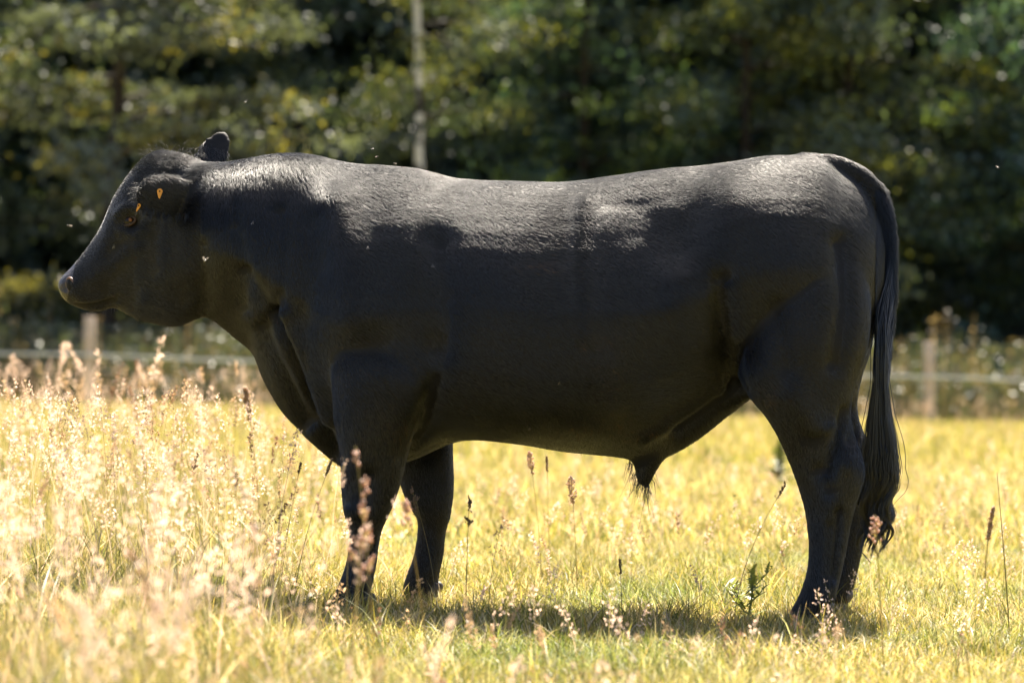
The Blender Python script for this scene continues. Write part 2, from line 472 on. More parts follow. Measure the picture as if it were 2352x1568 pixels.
# ---- sculpting in the side drawing: (points, sigma, height in metres), both flanks
strokes = [
    ([(622, 725), (660, 795), (690, 860), (722, 950), (765, 1050)], 17, -.030),
    ([(650, 720), (690, 800), (722, 880), (748, 960)], 20, .018),
    ([(596, 750), (632, 830), (668, 905), (700, 970)], 14, -.016),
    ([(560, 620), (600, 690), (640, 740)], 16, -.012),
    ([(530, 470), (548, 560), (560, 640), (560, 700)], 18, -.007),
    ([(640, 480), (655, 560), (650, 650), (630, 720)], 15, -.008),
    ([(725, 520), (735, 580), (720, 650), (700, 720)], 40, -.007),
    ([(770, 480), (800, 600), (815, 720)], 50, .026),
    ([(880, 860), (935, 880)], 50, .016),
    ([(800, 850), (812, 960), (830, 1050)], 35, .008),
    ([(992, 870), (982, 920), (962, 985), (938, 1045)], 20, -.008),
    ([(820, 800), (900, 770), (980, 790)], 30, -.004),
    ([(1000, 560), (1010, 680), (1005, 800)], 38, -.018),
    ([(940, 520), (960, 620)], 50, .006),
    ([(1680, 462)], 50, .006), ([(1560, 480), (1610, 440)], 30, .004),
    ([(1480, 520), (1560, 570)], 65, -.005), ([(1400, 462), (1470, 470)], 24, -.003),
    ([(1340, 470), (1330, 600), (1340, 760)], 24, .006),
    ([(1840, 640), (1850, 760)], 100, .016),
    ([(1650, 640), (1665, 760), (1690, 880)], 26, -.022), ([(1560, 650), (1580, 780)], 50, .012),
    ([(1740, 850)], 45, .012),
    ([(1925, 560), (1930, 700), (1912, 830)], 24, -.014), ([(1820, 900), (1860, 960)], 30, .012), ([(1780, 700), (1800, 840)], 22, -.008),
    
    ([(1945, 940), (1925, 1010), (1900, 1075)], 13, -.016),
    ([(1950, 1060)], 22, .006),
    ([(1870, 985), (1910, 975)], 16, .006),
    ([(1560, 985), (1640, 925), (1700, 895)], 13, -.022), ([(1480, 1010), (1580, 945), (1660, 902)], 16, .010),
    ([(1400, 930), (1390, 850)], 36, .006), ([(1400, 1000), (1330, 985)], 30, .005),
    ([(400, 610)], 48, .012), ([(330, 690), (410, 715), (450, 690)], 18, .006),
    ([(455, 560), (462, 640), (465, 700)], 20, -.014),
    ([(172, 701), (195, 703), (223, 700), (242, 694), (258, 687)], 5.5, -.014), ([(192, 713), (225, 713)], 8, .005), ([(185, 688), (225, 685), (250, 676)], 11, .006), ([(258, 700), (275, 712)], 10, -.004),
    ([(272, 492), (290, 476), (322, 478), (338, 495)], 11, .014), ([(300, 512)], 14, -.015), ([(278, 530), (300, 540), (325, 530)], 10, .006), ([(268, 560), (245, 590)], 12, -.005), ([(345, 545), (350, 620)], 22, -.006),
    ([(310, 565), (250, 610), (215, 640)], 16, .006), ([(270, 620), (300, 660)], 26, -.005),
    ([(345, 440), (370, 400)], 22, .010), ([(152, 660)], 11, -.010), ([(168, 650), (172, 675)], 10, .006),
    ([(395, 372), (350, 378)], 26, .008),
    ([(815, 1165)], 20, .010), ([(858, 1235), (850, 1310)], 7, -.008), ([(1926, 1170), (1914, 1320)], 8, -.009), ([(1968, 960), (1955, 1010)], 10, -.010), ([(1880, 1080), (1900, 1120)], 16, -.006), ([(835, 1330)], 14, .006), ([(1875, 1375)], 16, .006), ([(845, 1090), (835, 1150)], 15, -.004), ([(838, 1270), (828, 1320)], 8, -.004), ([(1905, 1200), (1898, 1320)], 9, -.005),
]
def seg_dist(x, y, pts):
    d = np.full(len(x), 1e9)
    pts = np.array(pts, float)
    if len(pts) == 1:
        return np.hypot(x - pts[0, 0], y - pts[0, 1])
    for a, b in zip(pts[:-1], pts[1:]):
        ab = b - a
        t = np.clip(((x - a[0]) * ab[0] + (y - a[1]) * ab[1]) / (ab @ ab), 0, 1)
        d = np.minimum(d, np.hypot(x - a[0] - t * ab[0], y - a[1] - t * ab[1]))
    return d
Pn = P.copy(); Pn[:, 1] = -np.abs(Pn[:, 1])
SX, SY = unside(Pn)
flank = np.clip((np.abs(N[:, 1]) - 0.15) / 0.5, 0, 1)
ear_m = (SX < 535) & (SY < 510) & (np.abs(P[:, 1]) > .155)
disp = np.zeros(nv)
SX_body = lambda pts: pts[0][0] > 480
for pts, sg, amp in strokes:
    d = seg_dist(SX, SY, pts)
    disp += amp * (1.5 if SX_body(pts) else 1.0) * np.exp(-(d / sg) ** 2)
disp *= flank * (~ear_m)
disp += 0.0007 * noise3(P, 6.0) * (~ear_m) + 0.0012 * noise3(P + 3, 2.2) * (~ear_m)
# soft neck wrinkles
wr = np.exp(-((SX - 590) / 90) ** 2) * np.exp(-((SY - 650) / 170) ** 2)
disp += 0.0035 * wr * np.sin((SX + 0.15 * SY) / 13.0) * flank
P = P + N * disp[:, None]
for it in range(3):
    P = P + 0.4 * lap(P)
N = vnormals(P)
SX, SY = unside(P)
body_me.polygons.foreach_set('use_smooth', np.ones(len(body_me.polygons), dtype=bool))
body_me.name = 'body'

# materials of the bull
M_SKIN = mat_pbr('bull_hide', (0.009, 0.008, 0.0075), 0.62, 0.25, (0.006, 0.0052, 0.005), 0.0, 90)
M_NOSE = mat_pbr('bare_nose', (0.045, 0.032, 0.028), 0.35, 0.5, (0.02, 0.016, 0.015), 0.5, 90)
M_NOSTRIL = mat_pbr('nostril_skin', (0.30, 0.16, 0.10), 0.45, 0.5, (0.12, 0.07, 0.05), 0.3, 80)  # pinkish-brown skin, with light glowing through the rim put into its colour
M_HOOF = mat_pbr('hoof_horn', (0.10, 0.085, 0.07), 0.5, 0.4, (0.04, 0.034, 0.03), 0.4, 40)
M_LID = mat_pbr('brown_eyelid', (0.022, 0.013, 0.009), 0.6, 0.4, (0.05, 0.025, 0.014), 0.4, 70)
M_EYE = mat_pbr('dark_eye', (0.010, 0.007, 0.006), 0.12, 0.25, (0.02, 0.010, 0.006), 0, 30, 0.0)
M_IRIS = mat_pbr('amber_iris', (0.17, 0.068, 0.024), 0.25, 0.3, (0.25, 0.08, 0.025), 0, 60, 0.0)
M_TAG = mat_pbr('orange_tag', (0.80, 0.34, 0.02), 0.4, 0.5, (0.70, 0.28, 0.02), 0, 60)

def mat_hair(name, mel, red, rough=0.3, radial=0.35, coat=0.0, vary=0.3, sheen=0.0, absorb=None):
    m, nt, out = new_mat(name)
    h = nt.nodes.new('ShaderNodeBsdfHairPrincipled')
    h.model = 'CHIANG'
    h.parametrization = 'MELANIN'
    h.inputs['Melanin'].default_value = mel
    h.inputs['Melanin Redness'].default_value = red
    h.inputs['Roughness'].default_value = rough
    h.inputs['Radial Roughness'].default_value = radial
    h.inputs['Coat'].default_value = coat
    h.inputs['IOR'].default_value = 1.64
    h.inputs['Random Color'].default_value = vary
    h.inputs['Random Roughness'].default_value = 0.2
    if absorb:
        h.parametrization = 'ABSORPTION'
        h.inputs['Absorption Coefficient'].default_value = absorb
    k = nt.nodes.new('ShaderNodeBsdfHair'); k.component = 'Reflection'
    k.inputs['Color'].default_value = (.80, .78, .76, 1)
    k.inputs['RoughnessU'].default_value = .17; k.inputs['RoughnessV'].default_value = 1.0
    mx = nt.nodes.new('ShaderNodeMixShader'); mx.inputs[0].default_value = sheen
    nt.links.new(h.outputs[0], mx.inputs[1]); nt.links.new(k.outputs[0], mx.inputs[2])
    nt.links.new(mx.outputs[0], out.inputs[0])
    return m
M_FUR = mat_hair('black_coat', 1.0, 0.15, 0.27, 0.36, 0.0, 0.05, 0.0, (3.6, 5.2, 6.8))
M_SWITCH = mat_hair('black_tail_hair', 1.0, 0.20, 0.20, 0.30, 0.0, 0.1, 0.0, (5.0, 6.0, 7.0))
M_DUSTY = mat_hair('dusty_coat', 0.62, 0.45, 0.4, 0.5, 0.0, 0.3, 0.0)

bull = empty('bull', (0, 0, 0), -YAW)
tag(bull, 'black bull standing side-on in the meadow with orange ear tags', 'bull')
body_me.materials.append(M_SKIN); body_me.materials.append(M_NOSE)
npol = len(body_me.polygons)
pc = np.empty(npol * 3, np.float32); body_me.polygons.foreach_get('center', pc); pc = pc.reshape(-1, 3).astype(float)
psx, psy = unside(pc)
body_me.polygons.foreach_set('material_index', ((psx + 0.25 * (psy - 660)) < 160).astype(np.int32))
body = bpy.data.objects.new('body', body_me); COL.objects.link(body); body.parent = bull
body_me.update()

def surf(px, py, near=True):
    """a point of the flank and its normal at a place of the side drawing"""
    s = (P[:, 1] < 0.0) if near else (P[:, 1] > 0.0)
    d = np.hypot(SX - px, SY - py)
    c = np.where(s & (d < 9))[0]
    if len(c) == 0:
        c = np.where(s)[0]; c = c[np.argsort(d[c])[:5]]
    i = c[np.argmin(P[c, 1])] if near else c[np.argmax(P[c, 1])]
    return P[i], N[i]

def hair_obj(name, pts, k, rad, mat, parent):
    """pts (n*k,3), k points for each strand, rad (k,) or (n,k)"""
    n = len(pts) // k
    hc = bpy.data.hair_curves.new(name)
    hc.add_curves([k] * n)
    hc.attributes['position'].data.foreach_set('vector', np.asarray(pts, np.float32).ravel())
    r = np.asarray(rad, np.float32)
    if r.ndim == 1: r = np.tile(r, n)
    a = hc.attributes.get('radius') or hc.attributes.new('radius', 'FLOAT', 'POINT')
    a.data.foreach_set('value', r.ravel())
    hc.materials.append(mat)
    o = bpy.data.objects.new(name, hc); COL.objects.link(o); o.parent = parent
    return o

# ---- coat
def build_coat(name='coat', n_strands=640000, mat=None, mask=None, longer=1.0):
    body_me.calc_loop_triangles()
    nt = len(body_me.loop_triangles)
    T = np.empty(nt * 3, np.int32); body_me.loop_triangles.foreach_get('vertices', T); T = T.reshape(-1, 3)
    A = np.linalg.norm(np.cross(P[T[:, 1]] - P[T[:, 0]], P[T[:, 2]] - P[T[:, 0]]), axis=1)
    cen = P[T].mean(1)
    w = A * np.where(cen[:, 1] < 0.12, 1.0, 0.45)              # the far flank carries a thinner coat
    w /= w.sum()
    ti = RNG.choice(nt, n_strands, p=w)
    a, b = RNG.random(n_strands), RNG.random(n_strands)
    fl = a + b > 1; a[fl], b[fl] = 1 - a[fl], 1 - b[fl]
    c = 1 - a - b
    t = T[ti]
    p = P[t[:, 0]] * a[:, None] + P[t[:, 1]] * b[:, None] + P[t[:, 2]] * c[:, None]
    n = N[t[:, 0]] * a[:, None] + N[t[:, 1]] * b[:, None] + N[t[:, 2]] * c[:, None]
    n /= np.linalg.norm(n, axis=1)[:, None]
    x, y = unside(p)
    keep = (x + 0.25 * (y - 660)) > 158
    keep &= ~((x < 535) & (y < 400) & (p[:, 1] > .150) & (n[:, 1] < .25))   # bare hollow of the far ear
    if mask is not None:
        keep &= (p[:, 1] < 0) & (RNG.random(n_strands) < mask(x, y))
    p, n, x, y = p[keep], n[keep], x[keep], y[keep]
    m = len(p)
    # lie of the hair
    g = np.zeros((m, 3)); g[:, 0] = 0.75; g[:, 2] = -0.65
    legm = np.clip((y - 900) / 120, 0, 1); g[:, 0] = g[:, 0] * (1 - legm) + 0.12 * legm; g[:, 2] = g[:, 2] * (1 - legm) - 1.0 * legm
    nk = (np.clip((830 - x) / 130, 0, 1) * (1 - legm))[:, None]; g = g * (1 - nk) + np.array([.22, 0, -.95]) * nk
    headm = x < 460
    g[headm] = (0.75, 0, -0.45)
    tailm = x > 2010; tm = tailm & (y > 430)
    g[tm] = (0.25, 0, -1)
    g += 0.26 * np.stack([noise3(p + 51, 1.5), noise3(p + 61, 1.5), noise3(p + 71, 1.5)], 1)
    g += 0.07 * np.stack([noise3(p, 7.0), noise3(p + 11, 7.0), noise3(p + 23, 7.0)], 1) + 0.11 * RNG.normal(size=(m, 3))
    # tousled crest and poll
    crest = np.clip(1 - np.abs(x - 640) / 260, 0, 1) * np.clip((470 - y) / 90, 0, 1)
    poll = np.clip(1 - np.hypot(x - 405, y - 372) / 85, 0, 1)
    earm = (x < 535) & (y < 515) & (np.abs(p[:, 1]) > .150)
    poll = poll * ~earm; crest = crest * ~earm
    mess = np.clip(crest * 0.30 + poll * 0.9, 0, 1)
    g += mess[:, None] * 0.38 * np.stack([noise3(p + 5, 16.0), noise3(p + 9, 16.0), noise3(p + 31, 16.0)], 1)
    g -= n * np.sum(g * n, 1)[:, None]
    g /= np.linalg.norm(g, axis=1)[:, None] + 1e-6
    L = 0.0175 * longer * RNG.uniform(0.65, 1.3, m) * (1 + 0.25 * noise3(p + 40, 2.0))
    L *= 1 + 0.8 * crest + 1.0 * poll + 0.7 * (tailm & (y > 400)) 
    L *= np.where(x < 300, 0.6, 1.0) * np.where(earm, np.where(p[:, 1] > 0, .5, 1.25), 1.0)
    lift = 0.115 + 0.065 * RNG.random(m) + 0.16 * mess + 0.10 * (earm & (p[:, 1] < 0)) + 0.02 * np.clip(noise3(p + 70, 3.0), -1, 1) + 0.18 * tailm
    s = np.array([0.0, 0.33, 0.68, 1.0])
    pts = np.zeros((m, 4, 3))
    for i, si in enumerate(s):
        up = lift * si - 0.35 * lift * si * si
        pts[:, i] = p - n * 0.0008 + L[:, None] * (g * si + n * up[:, None])
    rad = np.array([.00044, .00041, .00031, .00010])
    hair_obj(name, pts.reshape(-1, 3), 4, rad, mat or M_FUR, bull)
build_coat()
def dust(x, y):
    m = np.zeros(len(x))
    for cx_, cy_, rx, ry in ((1370, 795, 34, 22), (1395, 870, 26, 40), (1402, 965, 34, 24), (1340, 985, 46, 16), (1470, 990, 60, 12), (905, 975, 30, 40), (1240, 610, 50, 14), (1765, 905, 26, 24)):
        m = np.maximum(m, np.exp(-((x - cx_) / rx) ** 2 - ((y - cy_) / ry) ** 2))
    return m * np.clip(.35 + .5 * np.sin(x * .13 + y * .09) * np.sin(y * .21 - x * .05), 0, 1)
build_coat('dusty_hair', 300000, M_DUSTY, dust, 1.15)

# ---- tail switch: long wavy hair
def build_switch():
    k = 22; n = 3000
    i0 = RNG.integers(26, 49, n)
    th = RNG.uniform(0, 6.283, n)
    root = tail_path[i0] + (tail_rad[i0] * 0.95)[:, None] * np.stack([np.cos(th), np.sin(th), np.zeros(n)], 1)
    start_z = root[:, 2]
    cx = np.interp
    # centre line of the hanging hair, by drawing y
    yy = np.array([880, 950, 1000, 1050, 1100, 1150, 1200, 1240, 1275], float)
    xc = np.array([2024, 2022, 2024, 2025, 2022, 2014, 2010, 2010, 2012], float)
    hwid = np.array([12, 19, 26, 31, 33, 34, 33, 30, 27], float)
    pys = HOR - (start_z - CAM_H) * FD / (DIST - .15)
    # end of each strand
    ye = np.where(RNG.random(n) < 0.25, RNG.uniform(1000, 1150, n), 1125 + 165 * RNG.beta(3.0, 1.2, n))
    lock = RNG.integers(0, 46, n)
    lrng = np.random.default_rng(21)
    lx = lrng.uniform(-1, 1, 46); ly = lrng.uniform(-1, 1, 46); lph = lrng.uniform(0, 6.28, 46); lam = lrng.uniform(.4, 1.3, 46); lend = lrng.uniform(0, 110, 46)
    ye = ye - lend[lock] * (ye > 1150) * 0.8
    jx, jy = 0.20 * RNG.normal(size=n), 0.20 * RNG.normal(size=n)
    loose = RNG.random(n) < .09; jx[loose] *= 2.0; jy[loose] *= 2.4
    ox = 0.92 * lx[lock]; oy = 0.92 * ly[lock]
    ox = np.clip(ox, -1.15, 1.15); oy = np.clip(oy, -1.1, 1.1)
    pts = np.zeros((n, k, 3))
    for j in range(k):
        s = j / (k - 1)
        y = pys + (ye - pys) * s
        c = np.interp(y, yy, xc); hw = np.interp(y, yy, hwid)
        wob = np.clip((y - 1020) / 170, 0, 1) * 13 * lam[lock] * np.sin((y - 1050) / 17.0 + lph[lock])
        ms = np.clip(s * 2.6, 0, 1); ms = ms * ms * (3 - 2 * ms)
        tp2 = 1 - .8 * np.clip((y - 1080) / 150, 0, 1)
        X, Z = side(c + (ox + jx * tp2) * hw + wob, y)
        Y = tail_path[-1, 1] - 0.03 + (oy + jy * tp2) * 0.042 + 0.012 * np.sin((y - 1000) / 19 + 2 * lph[lock]) * np.clip((y - 1080) / 150, 0, 1)
        tgt = np.stack([X, Y, Z], 1)
        st = np.stack([root[:, 0], root[:, 1], Z], 1)
        pts[:, j] = st * (1 - ms)[:, None] + tgt * ms[:, None] if np.ndim(ms) else st * (1 - ms) + tgt * ms
    rad = np.interp(np.linspace(0, 1, k), [0, .7, 1], [.0010, .0009, .0003])
    hair_obj('tail_switch', pts.reshape(-1, 3), k, rad, M_SWITCH, bull)
build_switch()

# ---- wisps: prepuce hair, nose whiskers, chin hairs, poll tuft
def wisps(name, roots, dirs, length, n, k=6, curl=0.3, rad=.0007, spread=.01, mat=None):
    roots = np.array(roots); dirs = np.array(dirs, float)
    i = RNG.integers(0, len(roots), n)
    p = roots[i] + RNG.normal(size=(n, 3)) * spread
    d = dirs[i] + RNG.normal(size=(n, 3)) * 0.22
    d /= np.linalg.norm(d, axis=1)[:, None]
    L = length * RNG.uniform(.4, 1.25, n)
    cv = RNG.normal(size=(n, 3)) * curl
    pts = np.zeros((n, k, 3))
    for j in range(k):
        s = j / (k - 1)
        pts[:, j] = p + L[:, None] * (d * s + cv * s * s * 0.5) - np.array([0, 0, .35]) * (L * s * s * curl)[:, None]
    r = np.interp(np.linspace(0, 1, k), [0, 1], [rad, rad * .25])
    return hair_obj(name, pts.reshape(-1, 3), k, r, mat or M_SWITCH, bull)
def sp(px, py, w):
    x, z = side(px, py, w); return (float(x), w, float(z))
wisps('sheath_hair', [sp(1448, 1062, -.01), sp(1456, 1085, -.01), sp(1465, 1105, 0), sp(1485, 1112, 0), sp(1496, 1095, 0)], [(-.15, 0, -1)] * 3 + [(.05, 0, -1)] * 2, .05, 110, curl=.35, spread=.007)
wisps('sheath_long_hair', [sp(1482, 1112, 0)], [(.12, 0, -1)], .085, 12, k=9, curl=.5, spread=.004, rad=.0008)
wisps('nose_whisker', [sp(148, 640, -.03), sp(146, 640, .02), sp(150, 634, 0)], [(-.8, 0, .25), (-.75, -.3, .4), (-.5, -.2, .7)], .020, 34, curl=.2, spread=.006, rad=.0004, mat=M_FUR)
wisps('chin_hair', [sp(205, 714, -.03), sp(235, 708, -.03), sp(262, 703, -.05), sp(322, 736, -.03)], [(-.1, -.2, -1)] * 4, .018, 40, curl=.3, spread=.008, rad=.0005, mat=M_FUR)
wisps('poll_tuft', [sp(375, 350, -.02), sp(400, 354, -.03), sp(425, 360, -.04), sp(350, 362, -.03), sp(432, 360, 0)], [(-.3, -.2, .7), (.3, -.3, .7), (.6, -.2, .6), (-.6, -.2, .4), (.5, 0, .8)], .017, 420, curl=.8, spread=.018, rad=.0004, mat=M_FUR)

fr = [surf(px, py) for px, py in ((338, 482), (352, 492), (370, 497), (388, 500), (405, 500), (422, 494), (326, 455), (324, 430))]
wisps('ear_fringe', [tuple(q[0]) for q in fr], [(-.05, -.25, -1)] * 6 + [(-.8, -.2, -.3)] * 2, .024, 520, curl=.35, spread=.007, rad=.0005, mat=M_FUR)
# ---- eye, lids, nostril, tags, hooves
def ball(name, loc, r, mat, parent, scale=(1, 1, 1), seg=24, ring=14, rot=None):
    bm = bmesh.new(); bmesh.ops.create_uvsphere(bm, u_segments=seg, v_segments=ring, radius=r)
    me = bpy.data.meshes.new(name); bm.to_mesh(me); bm.free()
    me.polygons.foreach_set('use_smooth', np.ones(len(me.polygons), dtype=bool))
    me.materials.append(mat)
    o = bpy.data.objects.new(name, me); COL.objects.link(o); o.parent = parent
    o.location = loc; o.scale = scale
    if rot is not None: o.rotation_euler = rot
    return o
def ring_mesh(name, centre, nrm, rx, ry, tx, up, mat, parent, tilt=0.0, arc=None):
    """an oval lip: ring of thickness tx round a centre in the plane of nrm"""
    nrm = Vector(nrm).normalized(); a = Vector(up) - nrm * Vector(up).dot(nrm); a.normalize(); b = nrm.cross(a)
    A = a * math.cos(tilt) + b * math.sin(tilt); B = nrm.cross(A)
    V, Q = [], []
    n, m = 28, 8
    for i in range(n):
        t = 2 * math.pi * i / n
        tx_ = tx if arc is None else tx * max(.08, math.cos((t - arc + math.pi) % (2 * math.pi) - math.pi) * .6 + .4)
        c = B * (rx * math.cos(t)) + A * (ry * math.sin(t)); rd = c.normalized()
        for j in range(m):
            s = 2 * math.pi * j / m
            V.append(Vector(centre) + c + rd * (tx_ * math.cos(s)) + nrm * (tx_ * 0.8 * math.sin(s)))
    for i in range(n):
        for j in range(m):
            Q.append((i * m + j, ((i + 1) % n) * m + j, ((i + 1) % n) * m + (j + 1) % m, i * m + (j + 1) % m))
    return mesh_np(name, np.array(V), [np.array(Q)], mat, parent, smooth=True)
for near in (True, False):
    c, nn = surf(301, 511, near)
    nn = np.array([-.25, -.95 if near else .95, .1]); nn /= np.linalg.norm(nn)
    e = ball('eye', c - nn * .0150, .0225, M_EYE, bull)
    side_v = np.array([1.0, 0, 0]) - nn * nn[0]; side_v /= np.linalg.norm(side_v)
    ball('iris', tuple(side_v * .0085 + nn * .0170 + np.array([0, 0, .001])), .0072, M_IRIS, e, (1, .6, 1), 16, 10)
    lid = ring_mesh('eyelid', c + nn * .001, nn, .0265, .0135, .0052, (0, 0, 1), M_LID, bull, 0.12)
    c, nn = surf(152, 657, near)
    nn = np.array([-.35, -.93 if near else .93, .08])
    no = ring_mesh('nostril', c - nn * 0.001, nn, .0150, .0230, .0055, (-.2, 0, 1), M_NOSTRIL, bull, 0.30 if near else -0.30, arc=(math.pi if near else 0.0))
    ball('nostril_shade', tuple(c - nn * .002 + np.array([.002, 0, 0])), .0125, M_SKIN, no, (1.0, .5, 1.6), 16, 10)  # black ball stands in for the shade inside the nostril

def tag_mesh(name, c, nrm, h, w, rot):
    nrm = Vector(nrm).normalized(); up = Vector((0, 0, 1)); up = (up - nrm * up.dot(nrm)).normalized(); rt = up.cross(nrm)
    U = up * math.cos(rot) + rt * math.sin(rot); Rr = U.cross(nrm)
    pr = []
    for i in range(12):                                       # round head, pointed foot
        t = 2 * math.pi * i / 12
        x, y = math.cos(t) * w / 2, math.sin(t) * w / 2
        if y < 0: x, y = x * (1 - abs(y) / (w / 2) * .55), y * (h / w * 1.5)
        pr.append((x, y))
    V = []
    for off in (0.0, 0.0025):
        for x, y in pr: V.append(Vector(c) + Rr * x + U * y + nrm * off)
    nn_ = len(pr)
    bm = bmesh.new(); vs = [bm.verts.new(v) for v in V]
    bm.faces.new(vs[:nn_][::-1]); bm.faces.new(vs[nn_:])
    for i in range(nn_): bm.faces.new((vs[i], vs[(i + 1) % nn_], vs[nn_ + (i + 1) % nn_], vs[nn_ + i]))
    me = bpy.data.meshes.new(name); bm.to_mesh(me); bm.free(); me.materials.append(M_TAG)
    o = bpy.data.objects.new(name, me); COL.objects.link(o); o.parent = bull
    ball('rivet', Vector(c) + nrm * .003, .0025, M_SKIN, o, seg=8, ring=6)
    return o
c, nn = surf(377, 444); tag_mesh('ear_tag', c + np.array([0, -.013, 0]), (.1, -1, .15), .030, .017, 0.05)
c, nn = surf(331, 474); tag_mesh('ear_tag', c + np.array([-.004, -.010, -.004]), (-.5, -.8, 0), .028, .011, 0.6)

def claw(name, ring, sgn_out, fwd, gz):
    """one half of a cloven hoof under the foot ring"""
    cx_, cy_ = ring[:, 0].mean(), ring[:, 1].mean()
    zt = ring[:, 2].mean() + .012
    lx = (ring[:, 0].max() - ring[:, 0].min()) / 2 + .004
    wy = (ring[:, 1].max() - ring[:, 1].min()) / 2 + .003
    n = 18; V = []
    levels = [(zt, 0.94, 0.90, 0.0), (zt - .02, 1.0, .98, -.004), (gz + .02, 1.10, 1.05, -.014), (gz - .004, 1.16, 1.08, -.02)]
    for z, sx_, sy_, dx in levels:
        for i in range(n):
            t = 2 * math.pi * i / n
            ex = math.copysign(abs(math.cos(t)) ** .8, math.cos(t)); ey = math.copysign(abs(math.sin(t)) ** .8, math.sin(t))
            V.append((cx_ + dx + lx * sx_ * ex, cy_ + sgn_out * (wy * .5 * sy_ + .0015) + ey * wy * .47 * sy_, z))
    m = len(levels); idx = np.arange(m * n).reshape(m, n); nx = np.roll(idx, -1, 1)
    q = np.stack([idx[:-1].ravel(), idx[1:].ravel(), nx[1:].ravel(), nx[:-1].ravel()], 1)
    V.append((cx_, cy_ + sgn_out * wy * .5, levels[0][0])); V.append((cx_, cy_ + sgn_out * wy * .5, levels[-1][0]))
    t0 = np.stack([idx[0], nx[0], np.full(n, m * n)], 1); t1 = np.stack([nx[-1], idx[-1], np.full(n, m * n + 1)], 1)
    return mesh_np(name, np.array(V), [q, np.vstack([t0, t1])], M_HOOF, bull, smooth=True)
for k, ring in foot_ring.items():
    cx_, cy_ = ring[:, 0].mean(), ring[:, 1].mean()
    gz = float(ground_z(cx_ * CS + cy_ * SN))
    for s in (-1, 1):
        claw('hoof', ring, s, -1, gz)
        lx = (ring[:, 0].max() - cx_)
        ball('dewclaw', (cx_ + lx * .98, cy_ + s * .026, ring[:, 2].mean() + .030), .018, M_HOOF, bull, (1.0, .8, 1.15), 14, 8, (0, .5, 0))

# ------------------------------------------------------------------ fence at the wood's edge
FENCE_Y = 33.2
def build_fence():
    spots = [(-6.20, 1.30, 'weathered round fence post standing below the bull\'s muzzle, netting behind it'),
             (6.11, 1.20, 'weathered round fence post standing clear behind the tail switch')]
    for x, h, lab in spots:
        n = 12; r = .084
        gz = float(ground_z(x))
        levels = [(-.3, 1.0), (.2, 1.02), (h * .6, .99), (h - .012, .97), (h, .86)]
        V = [(r * s * math.cos(2 * math.pi * i / n) * (1 + .04 * math.sin(3 * i)) + z * .012 * (1 if x < 0 else -.2), r * s * math.sin(2 * math.pi * i / n), z) for z, s in levels for i in range(n)]
        m = len(levels); idx = np.arange(m * n).reshape(m, n); nx = np.roll(idx, -1, 1)
        q = np.stack([idx[:-1].ravel(), nx[:-1].ravel(), nx[1:].ravel(), idx[1:].ravel()], 1)
        V.append((h * .012 * (1 if x < 0 else -.2), 0, h))
        t = np.stack([idx[-1], nx[-1], np.full(n, m * n)], 1)
        root = empty('fence_post', (x, FENCE_Y, gz))
        tag(root, lab, 'fence post', 'fence posts at the edge of the wood')
        mesh_np('post', np.array(V), [q, t], M_POST, root)
        zt = .74 if x < 0 else .69
        ball('insulator', (0, -r - .012, zt), .028, M_TAPE, root, (.9, .9, 1.3), 10, 8)
    # white electric tape, sagging a little between posts every four metres
    root = empty('electric_tape', (0, FENCE_Y - .095, 0)); tag(root, 'white electric fence tape strung along the fence at mid height', 'fence tape')
    xs = np.linspace(-14.4, 14.3, 120)
    zc = np.interp(xs, [-14.4, -6.2, 6.11, 14.3], [.80 + .317, .74 + .136, .69 - .134, .66 - .31]) - .03 * np.sin((xs + 6.2) / 4.1 * math.pi) ** 2
    V = []
    for x, z in zip(xs, zc):
        V += [(x, 0, z - .021), (x, 0, z + .021), (x, .002, z + .021), (x, .002, z - .021)]
    V = np.array(V); i = np.arange(len(xs) - 1)[:, None] * 4
    Q = np.vstack([i + np.array([a, (a + 1) % 4, 4 + (a + 1) % 4, 4 + a]) for a in range(4)])
    mesh_np('tape', V, [Q], M_TAPE, root)
    # stock netting
    root = empty('wire_netting', (0, FENCE_Y + .085, 0)); tag(root, 'dark green wire stock netting stretched behind the fence posts', 'netting')
    Vs, Qs = [], []
    def wire(p0, p1, r):
        a = np.array(p0, float); b = np.array(p1, float); d = b - a
        up = np.array([0, 0, 1.0]) if abs(d[2]) < .5 * np.linalg.norm(d) else np.array([1.0, 0, 0])
        base = len(Vs) * 6
        v = []
        for p in (a, b):
            for k in range(3):
                t = 2.0944 * k
                v.append(p + r * (math.cos(t) * up + math.sin(t) * np.array([0, 1.0, 0])))
        Vs.append(np.array(v)); Qs.append(np.array([[base + k, base + (k + 1) % 3, base + 3 + (k + 1) % 3, base + 3 + k] for k in range(3)]))
    for z in (.08, .24, .40, .56, .72, .88, 1.04, 1.16):
        for x in np.arange(-14, 14, 2.0):
            wire((x, 0, z + ground_z(x)), (x + 2, 0, z + ground_z(x + 2)), .0022 if z < 1.1 else .005)
    for x in np.arange(-14, 14.05, .15):
        wire((x, 0, .06 + ground_z(x)), (x, 0, 1.16 + ground_z(x)), .002)
    mesh_np('wires', np.vstack(Vs), [np.vstack(Qs)], M_WIRE, root)
build_fence()

